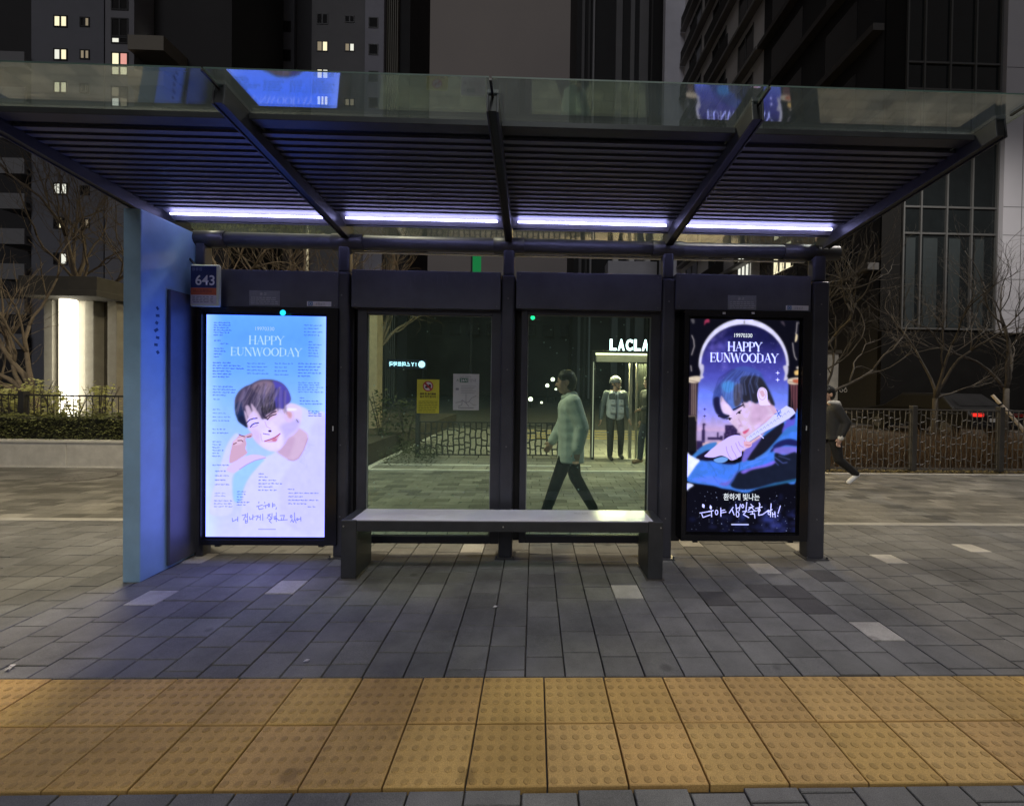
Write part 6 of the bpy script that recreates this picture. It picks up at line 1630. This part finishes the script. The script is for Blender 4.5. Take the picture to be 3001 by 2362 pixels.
m.poly(rows[0][::-1]); m.poly(rows[3])
m.build('body', M_CAR, CR)
m = MB(); m.quad((cp.x-.58, 9.62, 1.05), (cp.x+.58, 9.62, 1.05), (cp.x+.50, 10.08, 1.37), (cp.x-.50, 10.08, 1.37)); m.build('rear_window', M_CAR, CR)
for sx in (-1, 1):
    m = MB(); m.box(cp.x+sx*.62-.17, cp.x+sx*.62+.17, 8.985, 9.05, .74, .84)
    m.build('tail_lamp', em('tail lamp red', (1, .03, .02), 1.4) if sx < 0 else pm('tail lens off', (.2, .01, .01), .3), CR)
    for yy in (9.75, 12.5):
        m = MB(); m.tube([(cp.x+sx*.70, yy, .32), (cp.x+sx*.88, yy, .32)], .32, 20); wh = m.build('wheel', pm('tyre', (.012, .012, .012), .9), CR)
        m = MB(); m.tube([(cp.x+sx*.885, yy, .32), (cp.x+sx*.895, yy, .32)], .19, 16); m.build('rim', pm('rim', (.3, .3, .3), .3, .8), wh)
m = MB(); m.box(cp.x-.26, cp.x+.26, 8.985, 8.998, .58, .69); m.build('number_plate', M_WHITE, CR)
m = MB(); m.box(cp.x-.84, cp.x+.84, 8.95, 9.03, .36, .52); m.build('bumper', M_CAR, CR, bevel=.03)

# ================================================================== STREET LAMPS that light the stop
def street_lamp(label, base, head, power, color, rad=.45):
    T = thing('street_lamp', label, 'street lamp', base, 'street lamps over the pavement')
    B, Hh = Vector(base), Vector(head)
    m = MB(); m.tube([B, (B.x, B.y, Hh.z*.6), (B.x, B.y, Hh.z+.1)], [.09, .075, .06], 12); m.tube([(B.x, B.y, Hh.z+.05), Hh+Vector((0, 0, .12))], .045, 10); m.build('pole', pm('lamp post grey', (.2, .2, .2), .5, .5), T)
    d_ = (Hh-Vector((B.x, B.y, Hh.z))).normalized()
    m = MB(); m.bar(Hh-d_*.1+Vector((0, 0, .1)), Hh+d_*.55+Vector((0, 0, .12)), .26, .09); m.build('lamp_head', pm('lamp head grey', (.25, .25, .25), .4, .5), T, bevel=.02)
    L = bpy.data.lights.new('lamp_light', 'SPOT'); L.energy = power; L.color = color; L.shadow_soft_size = rad; L.spot_size = radians(165); L.spot_blend = .6
    o = bpy.data.objects.new('lamp_light', L); COL.objects.link(o); o.parent = T; o.location = Hh+d_*.25-B
    return T
street_lamp('grey street lamp on the planted side left of the shelter', (-6.4, .9, 0), (-4.1, .9, 7.6), 1850, (1.0, .86, .58))
street_lamp('grey street lamp on the kerb behind the viewer', (3.6, -6.2, 0), (1.2, -5.6, 8.0), 960, (1.0, .96, .92))
street_lamp('grey street lamp over the footpath far right', (9.5, 1.8, 0), (7.6, 2.2, 8.0), 240, (1.0, .86, .66))
street_lamp('grey street lamp added out of view to light the white-walled building', (17.5, 7.0, 0), (15.6, 7.0, 14.0), 4300, (1.0, .94, .88))  # unseen mast lamp added to brighten the white wall
street_lamp('grey street lamp added behind the shelter to light the plaza', (-9.5, 15, 0), (-8.0, 13.5, 9.0), 1300, (1.0, .85, .50))  # added behind the shelter, out of sight, for light on the plaza
street_lamp('grey street lamp added out of sight to light the plaza yellow', (5.6, 14, 0), (3.6, 13.4, 8.0), 2000, (1.0, .70, .25))  # added with its pole hidden, gives the plaza its yellow light
